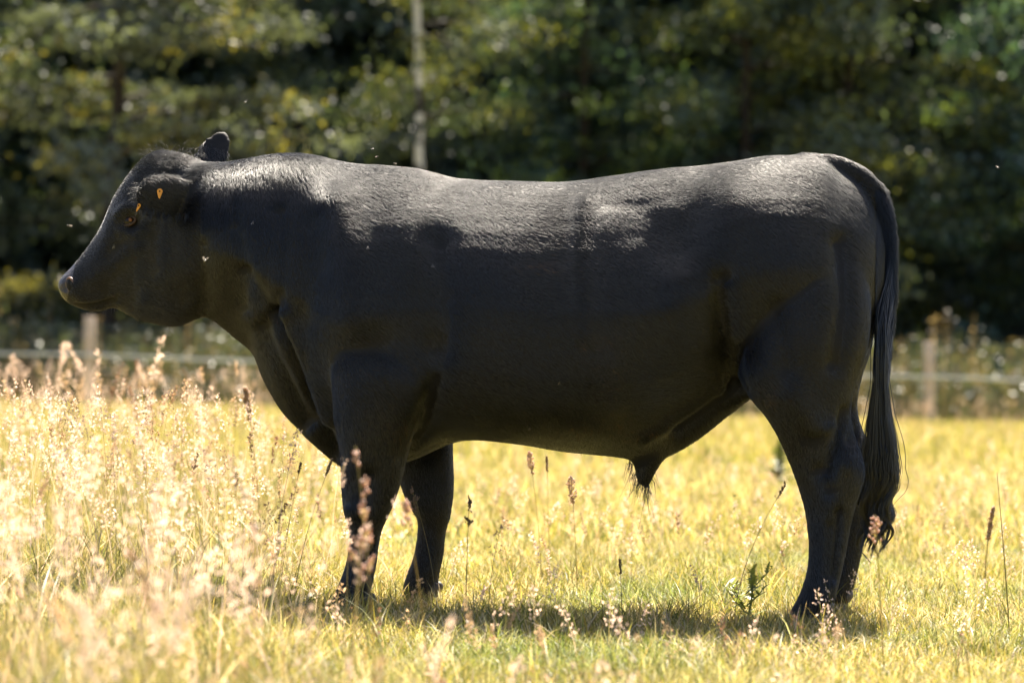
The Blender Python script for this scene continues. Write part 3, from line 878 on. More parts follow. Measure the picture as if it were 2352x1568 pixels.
# ------------------------------------------------------------------ leaves, trees, the wood
def leaf_arrays(p, ln, wd, nrm_bias, rng, fold=0.0, cols=None):
    """diamond leaves at points p: two triangles each"""
    n = len(p)
    d = rng.normal(size=(n, 3)) + nrm_bias; d /= np.linalg.norm(d, axis=1)[:, None]
    e = rng.normal(size=(n, 3)); e -= d * np.sum(d * e, 1)[:, None]; e /= np.linalg.norm(e, axis=1)[:, None]
    f = np.cross(d, e)
    ln = np.broadcast_to(ln, n)[:, None]; wd = np.broadcast_to(wd, n)[:, None]
    V = np.stack([p, p + d * ln * .45 + e * wd * .5, p + d * ln, p + d * ln * .45 - e * wd * .5 + f * wd * fold], 1).reshape(-1, 3)
    i = np.arange(n)[:, None] * 4
    T = np.vstack([i + np.array([0, 1, 2]), i + np.array([0, 2, 3])])
    return V, T

def limb(path, radii, n=7):
    return tube(path, radii, n)

def merge(ms):
    V, Q, T, b = [], [], [], 0
    for v, fs in ms:
        V.append(v)
        for f in fs:
            if len(f):
                (Q if f.shape[1] == 4 else T).append(np.asarray(f) + b)
        b += len(v)
    return np.vstack(V), [np.vstack(x) for x in (Q, T) if x]

def tree(name, label, x, y, h, spread, seed, base_col, n_limb=26, trunk_r=.16, crown_from=.08, leaf=.11, per=26, lean=0.0, droop=.25, bark=None, clump=.27, reach=None, light=.35, flat=.55):
    rng = np.random.default_rng(seed)
    gz = float(ground_z(x))
    root = empty(name, (x, y, gz)); tag(root, label, 'tree', 'trees along the edge of the wood')
    zs = np.linspace(0, h * .95, 12)
    wob = np.cumsum(rng.normal(size=(12, 2)) * (.025 if bark else .07), 0); wob -= wob[0]
    tp_ = np.stack([wob[:, 0] + lean * zs, wob[:, 1], zs - .15], 1)
    ms = [limb(tp_, np.linspace(trunk_r, .02, 12) * (1 + .35 * np.exp(-zs / .4)), 10)]
    cl = []
    bl = []
    for i in range(n_limb):
        f = crown_from + (1 - crown_from) * (i + rng.random()) / n_limb
        z0 = f * h * .93
        p0 = np.array([np.interp(z0, zs, tp_[:, 0]), np.interp(z0, zs, tp_[:, 1]), z0 - .15])
        az = rng.uniform(0, 6.283) if reach is None or rng.random() > .5 else rng.normal(reach, .7)
        L = spread * (1.0 - .75 * max(0, (f - .35) / .65) ** 1.6) * rng.uniform(.6, 1.1)
        dirv = np.array([math.cos(az), math.sin(az), rng.uniform(.05, .5)])
        s = np.linspace(0, 1, 6)
        pth = p0 + np.outer(s, dirv) * L; pth[:, 2] -= droop * L * s ** 2
        bl.append(limb(pth, np.linspace(trunk_r * .30, .012, 6), 6))
        for j in range(6):
            s0 = rng.uniform(.25, 1.0)
            q0 = np.array([np.interp(s0, s, pth[:, k]) for k in range(3)])
            td = dirv * .5 + rng.normal(size=3) * np.array([.8, .8, .35]); td[2] -= droop * .8
            tl = rng.uniform(.35, .95) * (.5 + .5 * L / spread)
            tq = q0 + np.outer(np.linspace(0, 1, 4), td) * tl
            bl.append(limb(tq, np.linspace(.012, .004, 4), 4))
            for k in range(1, 4):
                cl.append(tq[k])
        cl.append(pth[-1])
    cl = np.array(cl)
    big = 1.0 + 0.9 * np.clip((cl[:, 2] - 7.0) / 3, 0, 1)              # coarser sprays in the top, high above
    cnt = (per / big ** 2.4).astype(int) + 2
    idx = np.repeat(np.arange(len(cl)), cnt)
    g = rng.normal(size=(len(idx), 3)) * np.array([clump, clump, clump * flat])
    p = cl[idx] + g
    keep = p[:, 2] > .15
    p, idx = p[keep], idx[keep]
    ln = leaf * rng.uniform(.7, 1.3, len(p)) * big[idx]
    V, T = leaf_arrays(p, ln, ln * .62, np.array([0, 0, -.5]), rng)
    cc = np.array(base_col) * (rng.uniform(.6, 1.45, len(cl))[idx] * rng.uniform(.8, 1.25, len(p)))[:, None]
    sunlit_cl = (rng.random(len(cl)) < light * .28)[idx]
    cc = np.where(sunlit_cl[:, None], cc * np.array([2.4, 1.8, .55]), cc)  # some clumps brightened to yellow: sun through the leaves put into their colour
    mesh_np('crown', V, [T], M_LEAF, root, np.repeat(cc, 4, 0))
    tv, tf = merge(ms); mesh_np('trunk', tv, tf, bark or M_BARK, root, smooth=True)
    bv, bf = merge(bl); mesh_np('branches', bv, bf, M_BARK, root, smooth=True)
    return root

def mat_birch():
    m, nt, out = new_mat('birch_bark')
    b = nt.nodes.new('ShaderNodeBsdfPrincipled'); b.inputs['Roughness'].default_value = .7
    tc = nt.nodes.new('ShaderNodeTexCoord'); mp = nt.nodes.new('ShaderNodeMapping'); mp.inputs['Scale'].default_value = (1.5, 1.5, 4.0)
    nz = nt.nodes.new('ShaderNodeTexNoise'); nz.inputs['Scale'].default_value = 1.6; nz.inputs['Detail'].default_value = 6
    r = nt.nodes.new('ShaderNodeValToRGB'); e = r.color_ramp.elements
    e[0].position = .44; e[0].color = (.03, .026, .024, 1); e[1].position = .50; e[1].color = (.76, .71, .66, 1)
    nt.links.new(tc.outputs['Object'], mp.inputs[0]); nt.links.new(mp.outputs[0], nz.inputs['Vector']); nt.links.new(nz.outputs['Fac'], r.inputs[0])
    nt.links.new(r.outputs[0], b.inputs['Base Color']); nt.links.new(b.outputs[0], out.inputs[0])
    return m
M_BIRCH = mat_birch()

G_DARK = (.062, .094, .070); G_TEAL = (.050, .094, .082); G_GREY = (.084, .102, .088); G_MID = (.064, .090, .062)
tree('leafy_tree', 'tree with drooping grey-green boughs behind the bull\'s head', -7.1, 41.0, 11.6, 3.6, 11, G_GREY, 40, .20, .04, .13, 44, droop=.35, reach=-.5, flat=.4, light=.6)
tree('leafy_tree', 'dark tree at the far left edge, half out of the picture', -11.3, 44.1, 11.6, 3.4, 12, G_MID, 34, .18, .05, .13, 40)
tree('slender_tree', 'thin dark-trunked tree in the shady gap behind the withers', -4.4, 46.5, 13, 2.8, 13, G_DARK, 26, .10, .16, .12, 36)
tree('birch_tree', 'birch with a pale banded trunk rising behind the bull\'s back', -1.38, 40.6, 13, 2.3, 14, G_MID, 20, .105, .40, .08, 30, bark=M_BIRCH, droop=.45, light=1.2, lean=-.045)
tree('leafy_tree', 'dense blue-green tree just beside the pale birch trunk', 1.35, 43.9, 11.6, 3.0, 15, G_TEAL, 40, .13, .04, .13, 44, light=1.3)
tree('leafy_tree', 'dense dark tree behind the middle of the bull\'s back', 4.1, 43.2, 11.6, 3.2, 16, G_DARK, 40, .13, .03, .13, 44, light=.9)
tree('leafy_tree', 'yellow-flecked tree behind the bull\'s hips', 6.7, 43.6, 11.6, 3.3, 17, G_MID, 40, .13, .03, .13, 44, light=1.1)
tree('leafy_tree', 'bushy dark green tree behind the tail, standing beyond the fence post', 9.3, 43.0, 10, 3.0, 18, G_TEAL, 40, .13, .02, .13, 44, light=.7)
tree('leafy_tree', 'dark tree at the far right edge, half out of the picture', 12.2, 43.6, 11.6, 3.4, 19, G_DARK, 34, .15, .03, .13, 40)

def build_wood():
    """the wood behind, one dark mass"""
    rng = np.random.default_rng(31)
    n = 150000
    x = rng.uniform(-28, 28, n); y = 48.5 + 16 * rng.random(n); z = 15.0 * rng.random(n)
    p = np.stack([x, y, z + ground_z(x)], 1)
    dens = noise3(p * np.array([1, .6, 1]), .12)
    ln = rng.uniform(.40, .75, len(p))
    V, T = leaf_arrays(p, ln, ln * .75, np.array([0, 0, -.4]), rng)
    cc = np.array(G_DARK) * rng.uniform(.6, 1.3, len(p))[:, None]
    o = mesh_np('woodland', V, [T], M_LEAF, None, np.repeat(cc, 4, 0))
    tag(o, 'dark leafy wood closing the view behind the edge trees', 'woodland', None, 'stuff')
build_wood()

# ------------------------------------------------------------------ weeds behind the fence
def build_weeds():
    rng = np.random.default_rng(41)
    n = 2600
    x = rng.uniform(-14, 14, n); y = FENCE_Y + .2 + 3.6 * rng.random(n)
    h = rng.uniform(.60, 1.28, n) * (1 + .18 * noise3(np.stack([x, y, 0 * x], 1), .35))
    tall = rng.random(n) < .07; h[tall] *= 1.3
    gz = ground_z(x)
    k = 22
    s = rng.random((n, k)) ** .8
    lp = np.stack([np.repeat(x, k), np.repeat(y, k), np.repeat(gz, k) + (s * h[:, None]).ravel()], 1)
    sd = np.repeat(rng.normal(size=(n, 2)) * .06, k, 0) * s.ravel()[:, None]
    lp[:, :2] += sd + rng.normal(size=(n * k, 2)) * .03
    ln = rng.uniform(.07, .13, n * k) * np.repeat(np.where(tall, .55, 1.0), k)
    V, T = leaf_arrays(lp, ln, ln * .5, np.array([0, -.1, -.25]), rng)
    base = np.array([(.085, .105, .060), (.115, .115, .065), (.16, .13, .08)])[rng.choice(3, n, p=[.6, .25, .15])]
    base = base * rng.uniform(.7, 1.3, n)[:, None]
    base *= np.interp(x, [-7, 0, 4, 7], [.85, .80, .75, .80])[:, None]
    base[tall] = np.array([.36, .27, .17]) * rng.uniform(.8, 1.2, tall.sum())[:, None]
    cc = np.repeat(base, k, 0)
    # stems
    bx_, by_, bz_ = x, y, gz
    w = .006
    SV = np.stack([np.stack([bx_ - w, by_, bz_], 1), np.stack([bx_ + w, by_, bz_], 1), np.stack([bx_ + .3 * w, by_, bz_ + h], 1), np.stack([bx_ - .3 * w, by_, bz_ + h], 1)], 1).reshape(-1, 3)
    i = np.arange(n)[:, None] * 4
    b = len(V)
    ST = np.vstack([i + np.array([0, 1, 2]), i + np.array([0, 2, 3])]) + b
    V = np.vstack([V, SV]); cc4 = np.vstack([np.repeat(cc, 4, 0), np.repeat(base, 4, 0)])
    o = mesh_np('weeds', V, [np.vstack([T, ST])], M_WEED, None, cc4)
    tag(o, 'bank of grey-green nettles and tall weeds behind the fence', 'weeds', None, 'stuff')
build_weeds()

# ------------------------------------------------------------------ meadow grass
C_GREEN = np.array([.18, .18, .045]); C_YEL = np.array([.34, .29, .10]); C_STRAW = np.array([.58, .48, .34]); C_DARKG = np.array([.075, .10, .025])
def blade_colours(n, rng, p=(.20, .36, .38, .06)):
    b = np.array([C_GREEN, C_YEL, C_STRAW, C_DARKG])[rng.choice(4, n, p=p)]
    return b * rng.uniform(.7, 1.3, n)[:, None] * (1 + rng.normal(size=(n, 3)) * .06)

def blades(x, y, z, h, w, lean, rng, segs=3):
    """flat tapering blades that bend over"""
    n = len(x)
    az = rng.uniform(0, 6.283, n); fa = rng.uniform(0, 6.283, n)
    dx, dy = np.cos(az), np.sin(az); ex, ey = np.cos(fa), np.sin(fa)
    rows = []
    for j in range(segs + 1):
        s = j / segs
        bend = lean * h * s ** 1.8
        px, py, pz = x + dx * bend, y + dy * bend, z + h * s * (1 - .35 * np.minimum(lean, 1.2) * s)
        ww = w * (1 - s ** 1.6) * .5
        if j < segs:
            rows.append(np.stack([px - ex * ww, py - ey * ww, pz], 1)); rows.append(np.stack([px + ex * ww, py + ey * ww, pz], 1))
        else:
            rows.append(np.stack([px, py, pz], 1))
    k = 2 * segs + 1
    V = np.stack(rows, 1).reshape(-1, 3)
    i = np.arange(n)[:, None] * k
    Q = np.vstack([i + np.array([2 * j, 2 * j + 1, 2 * j + 3, 2 * j + 2]) for j in range(segs - 1)]) if segs > 1 else np.zeros((0, 4), int)
    T = i + np.array([2 * segs - 2, 2 * segs - 1, 2 * segs])
    return V, Q, T, k

def frame_half(y):
    return (y + DIST) * 1200 / 6667

def tall_mask(x, y):
    """where the sward was left ungrazed: the left of the picture in front of and beside the bull"""
    edge = -.62 + .10 * np.sin(y * 1.7) - .06 * np.clip(y, -5, 12)
    return np.clip((edge - x) / .55 + .5, 0, 1)

def build_grass():
    rng = np.random.default_rng(51)
    Vs, Qs, Ts, Cs, b = [], [], [], [], 0
    def add(V, Q, T, C):
        nonlocal b
        Vs.append(V); Qs.append(Q + b); Ts.append(T + b); Cs.append(C); b += len(V)
    def scatter(n, y0, y1, margin, power=1.0):
        y = y0 + (y1 - y0) * rng.random(n) ** power
        x = rng.uniform(-1, 1, n) * (frame_half(y) * 1.08 + margin)
        return x, y
    # sward near the bull
    n = 165000
    x, y = scatter(n, -3.4, 3.2, .35)
    q = np.stack([x, y, 0 * x], 1)
    pat = noise3(q, .9)
    h = .050 * rng.uniform(.5, 1.7, n) * (1 + .40 * pat) + .05 * (rng.random(n) < .05) * rng.random(n)
    h *= 1 + 1.3 * tall_mask(x, y)
    h = np.maximum(h, .015)
    w = rng.uniform(.0028, .0052, n)
    V, Q, T, k = blades(x, y, ground_z(x) - .003, h, w, rng.uniform(.1, 1.3, n), rng, 3)
    c = blade_colours(n, rng) * (1 + .18 * noise3(q + 8, .6))[:, None]
    gp = np.clip(noise3(q + 17, .45) * .9, 0, 1)[:, None]; c = c * (1 - gp * np.array([.42, .22, .30]))
    add(V, Q, T, np.repeat(c, k, 0))
    # rough tufts the bull left standing
    nt_ = 230
    tx_, ty_ = scatter(nt_, -3.3, 3.0, .3)
    fx = np.array([-.47, -.33, .84, .90, -.40, .80, .72, -.55]); fy = np.array([-.22, .22, -.42, .10, -.42, -.60, -.50, -.05])
    tx_ = np.concatenate([tx_, fx]); ty_ = np.concatenate([ty_, fy])
    hh = np.concatenate([rng.uniform(.07, .19, nt_), rng.uniform(.07, .10, len(fx))]); nb = np.concatenate([rng.integers(20, 70, nt_), np.full(len(fx), 70)])
    ii = np.repeat(np.arange(len(tx_)), nb)
    x = tx_[ii] + rng.normal(size=len(ii)) * .045; y = ty_[ii] + rng.normal(size=len(ii)) * .05
    V, Q, T, k = blades(x, y, ground_z(x) - .003, hh[ii] * rng.uniform(.4, 1.1, len(ii)), rng.uniform(.003, .0055, len(ii)), rng.uniform(.15, 1.1, len(ii)), rng, 3)
    add(V, Q, T, np.repeat(blade_colours(len(ii), rng, (.40, .34, .14, .12)), k, 0))
    # mid distance
    n = 70000
    x, y = scatter(n, 3.2, 12, .6)
    h = .085 * rng.uniform(.5, 1.7, n) * (1 + .4 * noise3(np.stack([x, y, 0 * x], 1), .5)); h = np.maximum(h, .02)
    V, Q, T, k = blades(x, y, ground_z(x) - .003, h, rng.uniform(.006, .011, n), rng.uniform(.1, 1.0, n), rng, 2)
    add(V, Q, T, np.repeat(blade_colours(n, rng), k, 0))
    # far
    n = 60000
    x, y = scatter(n, 12, FENCE_Y + .4, 1.5)
    h = .12 * rng.uniform(.5, 1.5, n)
    V, Q, T, k = blades(x, y, ground_z(x) - .003, h, rng.uniform(.014, .026, n), rng.uniform(.1, .9, n), rng, 1)
    add(V, Q, T, np.repeat(blade_colours(n, rng, (.30, .42, .24, .04)), k, 0))
    o = mesh_np('grass', np.vstack(Vs), [np.vstack(Qs), np.vstack(Ts)], M_GRASS, None, np.vstack(Cs))
    tag(o, 'short sunlit yellow-green meadow grass', 'grass', None, 'stuff')
build_grass()

C_PINK = np.array([.74, .58, .48]); C_TAN = np.array([.50, .36, .22]); C_BROWN = np.array([.22, .13, .08])
def stalk_arrays(x, y, z, h, kind, rng, lean=None, az=None, size=1.0):
    """stalks (flat crossed ribbons) with seed heads; kind 0 plume, 1 cylinder spike, 2 open panicle"""
    n = len(x)
    az = rng.uniform(0, 6.283, n) if az is None else az
    lean = rng.uniform(.03, .32, n) if lean is None else lean
    fa = rng.uniform(0, 6.283, n)
    def pos(s):
        bend = (lean * h)[:, None] * s ** 2
        return np.stack([x[:, None] + np.cos(az)[:, None] * bend, y[:, None] + np.sin(az)[:, None] * bend, z[:, None] + h[:, None] * s * (1 - .25 * lean[:, None] * s)], 2)
    S = np.broadcast_to(np.linspace(0, 1, 6), (n, 6))
    C = pos(S)
    size = np.broadcast_to(np.asarray(size, float), n)
    w = .0011 * size[:, None] * np.linspace(1.2, .5, 6)[None]
    e = np.stack([np.cos(fa), np.sin(fa), 0 * fa], 1)[:, None, :]
    L = C - e * w[:, :, None]; R = C + e * w[:, :, None]
    SV = np.stack([L, R], 2).reshape(-1, 3)
    i = np.arange(n)[:, None] * 12
    SQ = np.vstack([i + np.array([2 * j, 2 * j + 1, 2 * j + 3, 2 * j + 2]) for j in range(5)])
    m = 44
    u = rng.random((n, m))
    hl = np.where(kind == 1, .085, np.where(kind == 0, .105, .13)) * size * rng.uniform(.7, 1.25, n)
    s = 1 - (hl / h)[:, None] * (1 - u)
    p = pos(s)
    prof = np.where((kind == 1)[:, None], .0045, np.where((kind == 0)[:, None], .020 * np.sin(np.pi * np.clip(u, .05, 1) ** .7) + .003, .034 * (1 - u) + .004)) * size[:, None]
    if np.any(kind == 2):
        tier = np.round(u * 5) / 5
        p2 = pos(1 - (hl / h)[:, None] * (1 - tier))
        p = np.where((kind == 2)[:, None, None], p2 + np.array([0, 0, .012]) * rng.random((n, m, 1)), p)
    th = rng.uniform(0, 6.283, (n, m)); rr = np.sqrt(rng.random((n, m))) * prof
    p = p + np.stack([np.cos(th) * rr, np.sin(th) * rr, 0 * th], 2)
    p = p.reshape(-1, 3)
    ln = np.repeat(np.where(kind == 1, .010, np.where(kind == 0, .0095, .0075)) * size, m) * rng.uniform(.7, 1.3, n * m)
    HV, HT = leaf_arrays(p, ln, ln * .5, np.array([0, 0, 1.1]), rng)
    stemc = np.array([C_YEL, C_STRAW, C_GREEN])[rng.choice(3, n, p=[.4, .4, .2])] * rng.uniform(.7, 1.1, n)[:, None]
    hb = np.array([C_PINK, C_TAN, C_BROWN])[np.where(kind == 0, rng.choice(3, n, p=[.8, .2, 0]), np.where(kind == 1, rng.choice(3, n, p=[.35, .5, .15]), rng.choice(3, n, p=[.35, .30, .35])))]
    hb = hb * rng.uniform(.8, 1.2, n)[:, None]
    return SV, SQ, np.repeat(stemc, 12, 0), HV, HT, np.repeat(np.repeat(hb, m, 0), 4, 0)

def build_tall_grass():
    rng = np.random.default_rng(61)
    xs, ys, hs = [], [], []
    def put(n, y0, y1, dens, hmin, hmax, margin=.3):
        y = rng.uniform(y0, y1, n); x = rng.uniform(-1, 1, n) * (frame_half(y) * 1.1 + margin)
        k = rng.random(n) < dens(x, y)
        x, y = x[k], y[k]
        h = rng.uniform(hmin, hmax, len(x)) * (.62 + .38 * tall_mask(x, y))
        xs.append(x); ys.append(y); hs.append(h)
    put(1750, -2.6, 3.5, lambda x, y: .95 * tall_mask(x, y) ** 1.5, .36, .68)
    put(330, -4.7, -2.6, lambda x, y: .9 * tall_mask(x, y) ** 1.5, .28, .58)
    put(900, 3.5, 11, lambda x, y: .85 * tall_mask(x, y), .40, .74)
    put(1500, -.9, 8, lambda x, y: .42 * (1 - tall_mask(x, y)), .22, .50)
    put(420, -3.8, -.9, lambda x, y: .22 * (1 - tall_mask(x, y)), .16, .36)
    put(1400, 8, FENCE_Y - 3, lambda x, y: .28 + 0 * x, .25, .5, 1)
    put(900, FENCE_Y - 3, FENCE_Y + .1, lambda x, y: .55 + 0 * x, .35, .75, 1)
    n_std = sum(len(a) for a in xs)
    put(90, 3.0, 7.5, lambda x, y: (x < -.9 - .05 * y) * 1.0, .62, .86)
    x = np.concatenate(xs); y = np.concatenate(ys); h = np.concatenate(hs)
    foxy = np.arange(len(x)) >= n_std
    # none inside the bull's own footprint
    bx_ = x * CS - y * SN; by_ = x * SN + y * CS
    ok = ~((np.abs(by_) < .42) & (bx_ > -.62) & (bx_ < 1.15))
    x, y, h, foxy = x[ok], y[ok], h[ok], foxy[ok]
    kind = rng.choice(3, len(x), p=[.62, .22, .16]); kind[foxy] = 1
    SV, SQ, SC, HV, HT, HC = stalk_arrays(x, y, ground_z(x), h, kind, rng, size=np.where(foxy, 1.9, 1.0 + .35 * (y < -2.8) + .35 * np.clip((y - 8) / 20, 0, 1)))
    V = np.vstack([SV, HV]); T = HT + len(SV)
    # long leaves among the stalks
    n = 24000
    yb = -4.8 + 13.8 * rng.random(n) ** 1.4; xb = rng.uniform(-1, 1, n) * (frame_half(yb) * 1.1 + .3)
    k = rng.random(n) < np.clip(tall_mask(xb, yb), .06, 1)
    xb, yb = xb[k], yb[k]
    BV, BQ, BT, bk = blades(xb, yb, ground_z(xb), rng.uniform(.10, .36, len(xb)) * (.35 + .65 * tall_mask(xb, yb)), rng.uniform(.004, .008, len(xb)), rng.uniform(.15, .9, len(xb)), rng, 3)
    BC = np.repeat(blade_colours(len(xb), rng, (.40, .32, .16, .12)), bk, 0)
    b = len(V)
    o = mesh_np('tall_grass', np.vstack([V, BV]), [np.vstack([SQ, BQ + b]), np.vstack([T, BT + b])], M_STRAW, None, np.vstack([SC, HC, BC]))
    tag(o, 'tall ungrazed grass with pinkish seed heads in front of the bull', 'tall grass', None, 'stuff')
build_tall_grass()


# ------------------------------------------------------------------ single grass stalks, thistle, weed
def spot(px, py, y):
    """a place seen in the picture, at a real distance y behind the bull's plane"""
    d = y + DIST
    return (px - CX) / FD * d, CAM_H + (HOR - py) / FD * d

def grass_stalk(label, top, base_px, y, kind, head, size, col, stem_col, seed, beads=60, width=.012, name='grass_stalk'):
    rng = np.random.default_rng(seed)
    xt, zt = spot(top[0], top[1], y)
    xb = (base_px - CX) / FD * (y + DIST); zb = float(ground_z(xb))
    root = empty(name, (xb, y, zb)); tag(root, label, 'grass stalk', 'seeding grass stalks around the bull')
    s_ = np.linspace(0, 1, 12)
    path = np.stack([(xt - xb) * s_ ** 1.7, .03 * np.sin(s_ * 2.5), (zt - zb) * s_], 1)
    v, f = tube(path, np.linspace(.0017, .0007, 12) * size, 5)
    mesh_np('stem', v, f, M_STRAW, root, np.tile(np.array(stem_col), (len(v), 1)), smooth=True)
    if beads:
        L = np.sum(np.linalg.norm(np.diff(path, axis=0), axis=1))
        u = rng.random(beads)
        tw_u, tw_th = rng.random(11), rng.uniform(0, 6.283, 11)
        tk = rng.integers(0, 11, beads)
        if kind == 2:                                          # beads crowd on the outer half of side twigs
            u = tw_u[tk]
        sh = 1 - head / L * (1 - u)
        p = np.stack([np.interp(sh, s_, path[:, k]) for k in range(3)], 1)
        axis_p = p.copy()
        th = rng.uniform(0, 6.283, beads)
        if kind == 2:
            th = tw_th[tk] + rng.normal(size=beads) * .3
            rr = width * (1.2 - u) * rng.uniform(.35, 1.0, beads)
            p += np.stack([np.cos(th) * rr, np.sin(th) * rr, rr * .8 + rng.normal(size=beads) * .004], 1)
        else:
            rr = width * np.sin(np.pi * np.clip(u, .06, .97)) ** .6 * np.sqrt(rng.random(beads))
            p += np.stack([np.cos(th) * rr, np.sin(th) * rr, rr * .5], 1)
        o_v, o_q = [], []
        d = np.array([xt - xb, 0, zt - zb]); d /= np.linalg.norm(d)
        unit = np.array([(1, 0, 0), (-.5, .87, 0), (-.5, -.87, 0)])
        for k in range(beads):                                 # plump six-sided spikelets
            r = size * rng.uniform(.0022, .0034); ln = size * rng.uniform(.007, .011)
            ax = d + rng.normal(size=3) * .35; ax /= np.linalg.norm(ax)
            b0 = len(o_v) * 8
            a = np.cross(ax, (0, 1, .1)); a /= np.linalg.norm(a); c_ = np.cross(ax, a)
            ring = [p[k] + ax * ln * .45 + r * (math.cos(t) * a + math.sin(t) * c_) for t in np.linspace(0, 2 * math.pi, 6, endpoint=False)]
            o_v.append(np.array([p[k]] + ring + [p[k] + ax * ln]))
            for t in range(6):
                o_q.append((b0, b0 + 1 + (t + 1) % 6, b0 + 1 + t)); o_q.append((b0 + 7, b0 + 1 + t, b0 + 1 + (t + 1) % 6))
        V_ = np.vstack(o_v)
        cc = np.repeat(np.array(col) * rng.uniform(.75, 1.2, beads)[:, None], 8, 0)
        nb_ = len(V_)                                          # hair-thin twigs tie every spikelet to the axis
        tv = np.stack([axis_p + (0, 0, -.004), p + (.0006 * size, 0, .002), p + (-.0006 * size, 0, .002)], 1).reshape(-1, 3)
        V_ = np.vstack([V_, tv]); cc = np.vstack([cc, np.tile(np.array(stem_col), (len(tv), 1))])
        o_q += [tuple(nb_ + 3 * k + np.arange(3)) for k in range(beads)]
        hp = path[s_ >= 1 - head / L - .12]
        hv, hf = tube(hp, np.full(len(hp), .0009 * size), 4)
        hq = np.vstack([hf[0][:, [0, 1, 2]], hf[0][:, [0, 2, 3]], hf[1]]) + len(V_)
        V_ = np.vstack([V_, hv]); cc = np.vstack([cc, np.tile(np.array(stem_col), (len(hv), 1))]); o_q += [tuple(q) for q in hq]
        mesh_np('seed_head', V_, [np.array(o_q)], M_STRAW, root, cc, smooth=True)
    return root
PK, TN, BR, STW = (.66, .48, .39), (.58, .40, .25), (.26, .17, .11), (.40, .33, .12)
grass_stalk('blurred pink grass panicle rising in front of the bull\'s near front leg', (815, 1025), 862, -2.7, 2, .26, 1.25, PK, STW, 1, 70, .026)
grass_stalk('second blurred pink panicle, lower and leaning, before the near front cannon bone', (838, 1170), 800, -2.9, 2, .16, 1.25, PK, STW, 2, 40, .030)
grass_stalk('short pink seed head before the gap between the front legs', (925, 1150), 985, -2.3, 2, .09, 1.2, PK, STW, 3, 34, .022)
grass_stalk('thick tan foxtail spike standing just ahead of the bull\'s chest', (562, 895), 600, 1.6, 1, .12, 1.7, TN, STW, 4, 150, .007)
grass_stalk('tan foxtail spike alone in the short grass right of the tail', (2284, 1168), 2262, .9, 1, .11, 1.5, TN, STW, 5, 130, .006)
grass_stalk('bare tall stem beside the tan foxtail spike near the right edge', (2292, 1085), 2318, -.6, 1, .05, 1.2, TN, (.24, .22, .08), 6, 0)
grass_stalk('pink seed head hanging in front of the tip of the tail switch', (2012, 1182), 2030, -1.6, 2, .085, 1.15, PK, STW, 7, 44, .024)
grass_stalk('thin leaning stalk with a straw-coloured spike, its tip touching the brisket', (762, 1056), 672, -.45, 1, .05, .8, (.40, .28, .17), (.16, .15, .06), 8, 60, .004)
grass_stalk('thin upright stalk with a small dark spike left of the brisket', (690, 1066), 640, -.5, 1, .03, .8, BR, (.20, .17, .06), 9, 40, .003)
grass_stalk('dark open panicle crossing the far front leg', (945, 1122), 1004, -.35, 2, .09, .9, BR, (.22, .18, .07), 10, 60, .018)
grass_stalk('dark brown panicle standing under the girth behind the front legs', (1078, 1148), 1070, -.25, 2, .08, .9, BR, (.18, .15, .06), 11, 60, .014)
grass_stalk('long thin stalk leaning toward the near hock', (1806, 1112), 1686, -.3, 2, .05, .8, (.36, .25, .14), (.22, .19, .08), 12, 36, .010)
grass_stalk('short dark spike standing alone in the bull\'s shadow', (1425, 1288), 1429, -.35, 1, .04, .8, BR, (.10, .09, .05), 13, 46, .0035)
grass_stalk('large pale plume under the middle of the belly', (1312, 1098), 1326, .5, 0, .085, .9, (.72, .58, .48), STW, 14, 150, .016)
grass_stalk('pale plume right under the belly line, left of the sheath', (1216, 1040), 1244, .9, 0, .075, .9, (.72, .56, .46), STW, 15, 120, .013)
grass_stalk('brown spike close beside the pale plume under the belly line', (1256, 1050), 1262, 1.0, 1, .05, .9, (.34, .20, .11), STW, 16, 60, .004)

def jag_leaf(L, W, rng, lobes=6):
    """spiny lobed leaf along +x, drooping"""
    V_ = [(0, 0, 0)]; T_ = []
    pts_ = []
    for i in range(lobes):
        s0 = (i + .3) / lobes; s1 = (i + 1.0) / lobes
        w0 = W * .28 * (1 - s0 * .6); w1 = W * (1 - .75 * s1) * rng.uniform(.8, 1.2)
        pts_.append((s0 * L, w0)); pts_.append(((s1 - .02) * L, w1))
    zf = lambda x, w: .25 * x * (1 - x / L * .9) + abs(w) * .35
    n0 = 0
    mids = []
    for x_, w_ in pts_:
        V_ += [(x_, w_, zf(x_, w_)), (x_, 0, zf(x_, 0)), (x_, -w_, zf(x_, w_))]
    V_.append((L * 1.06, 0, zf(L, 0)))
    m_ = len(pts_)
    T_.append((0, 2, 1)); T_.append((0, 3, 2))
    for i in range(m_ - 1):
        a_ = 1 + 3 * i; b_ = a_ + 3
        T_ += [(a_, a_ + 1, b_ + 1), (a_, b_ + 1, b_), (a_ + 1, a_ + 2, b_ + 2), (a_ + 1, b_ + 2, b_ + 1)]
    e_ = len(V_) - 1; a_ = 1 + 3 * (m_ - 1)
    T_ += [(a_, a_ + 1, e_), (a_ + 1, a_ + 2, e_)]
    return np.array(V_, float), np.array(T_)

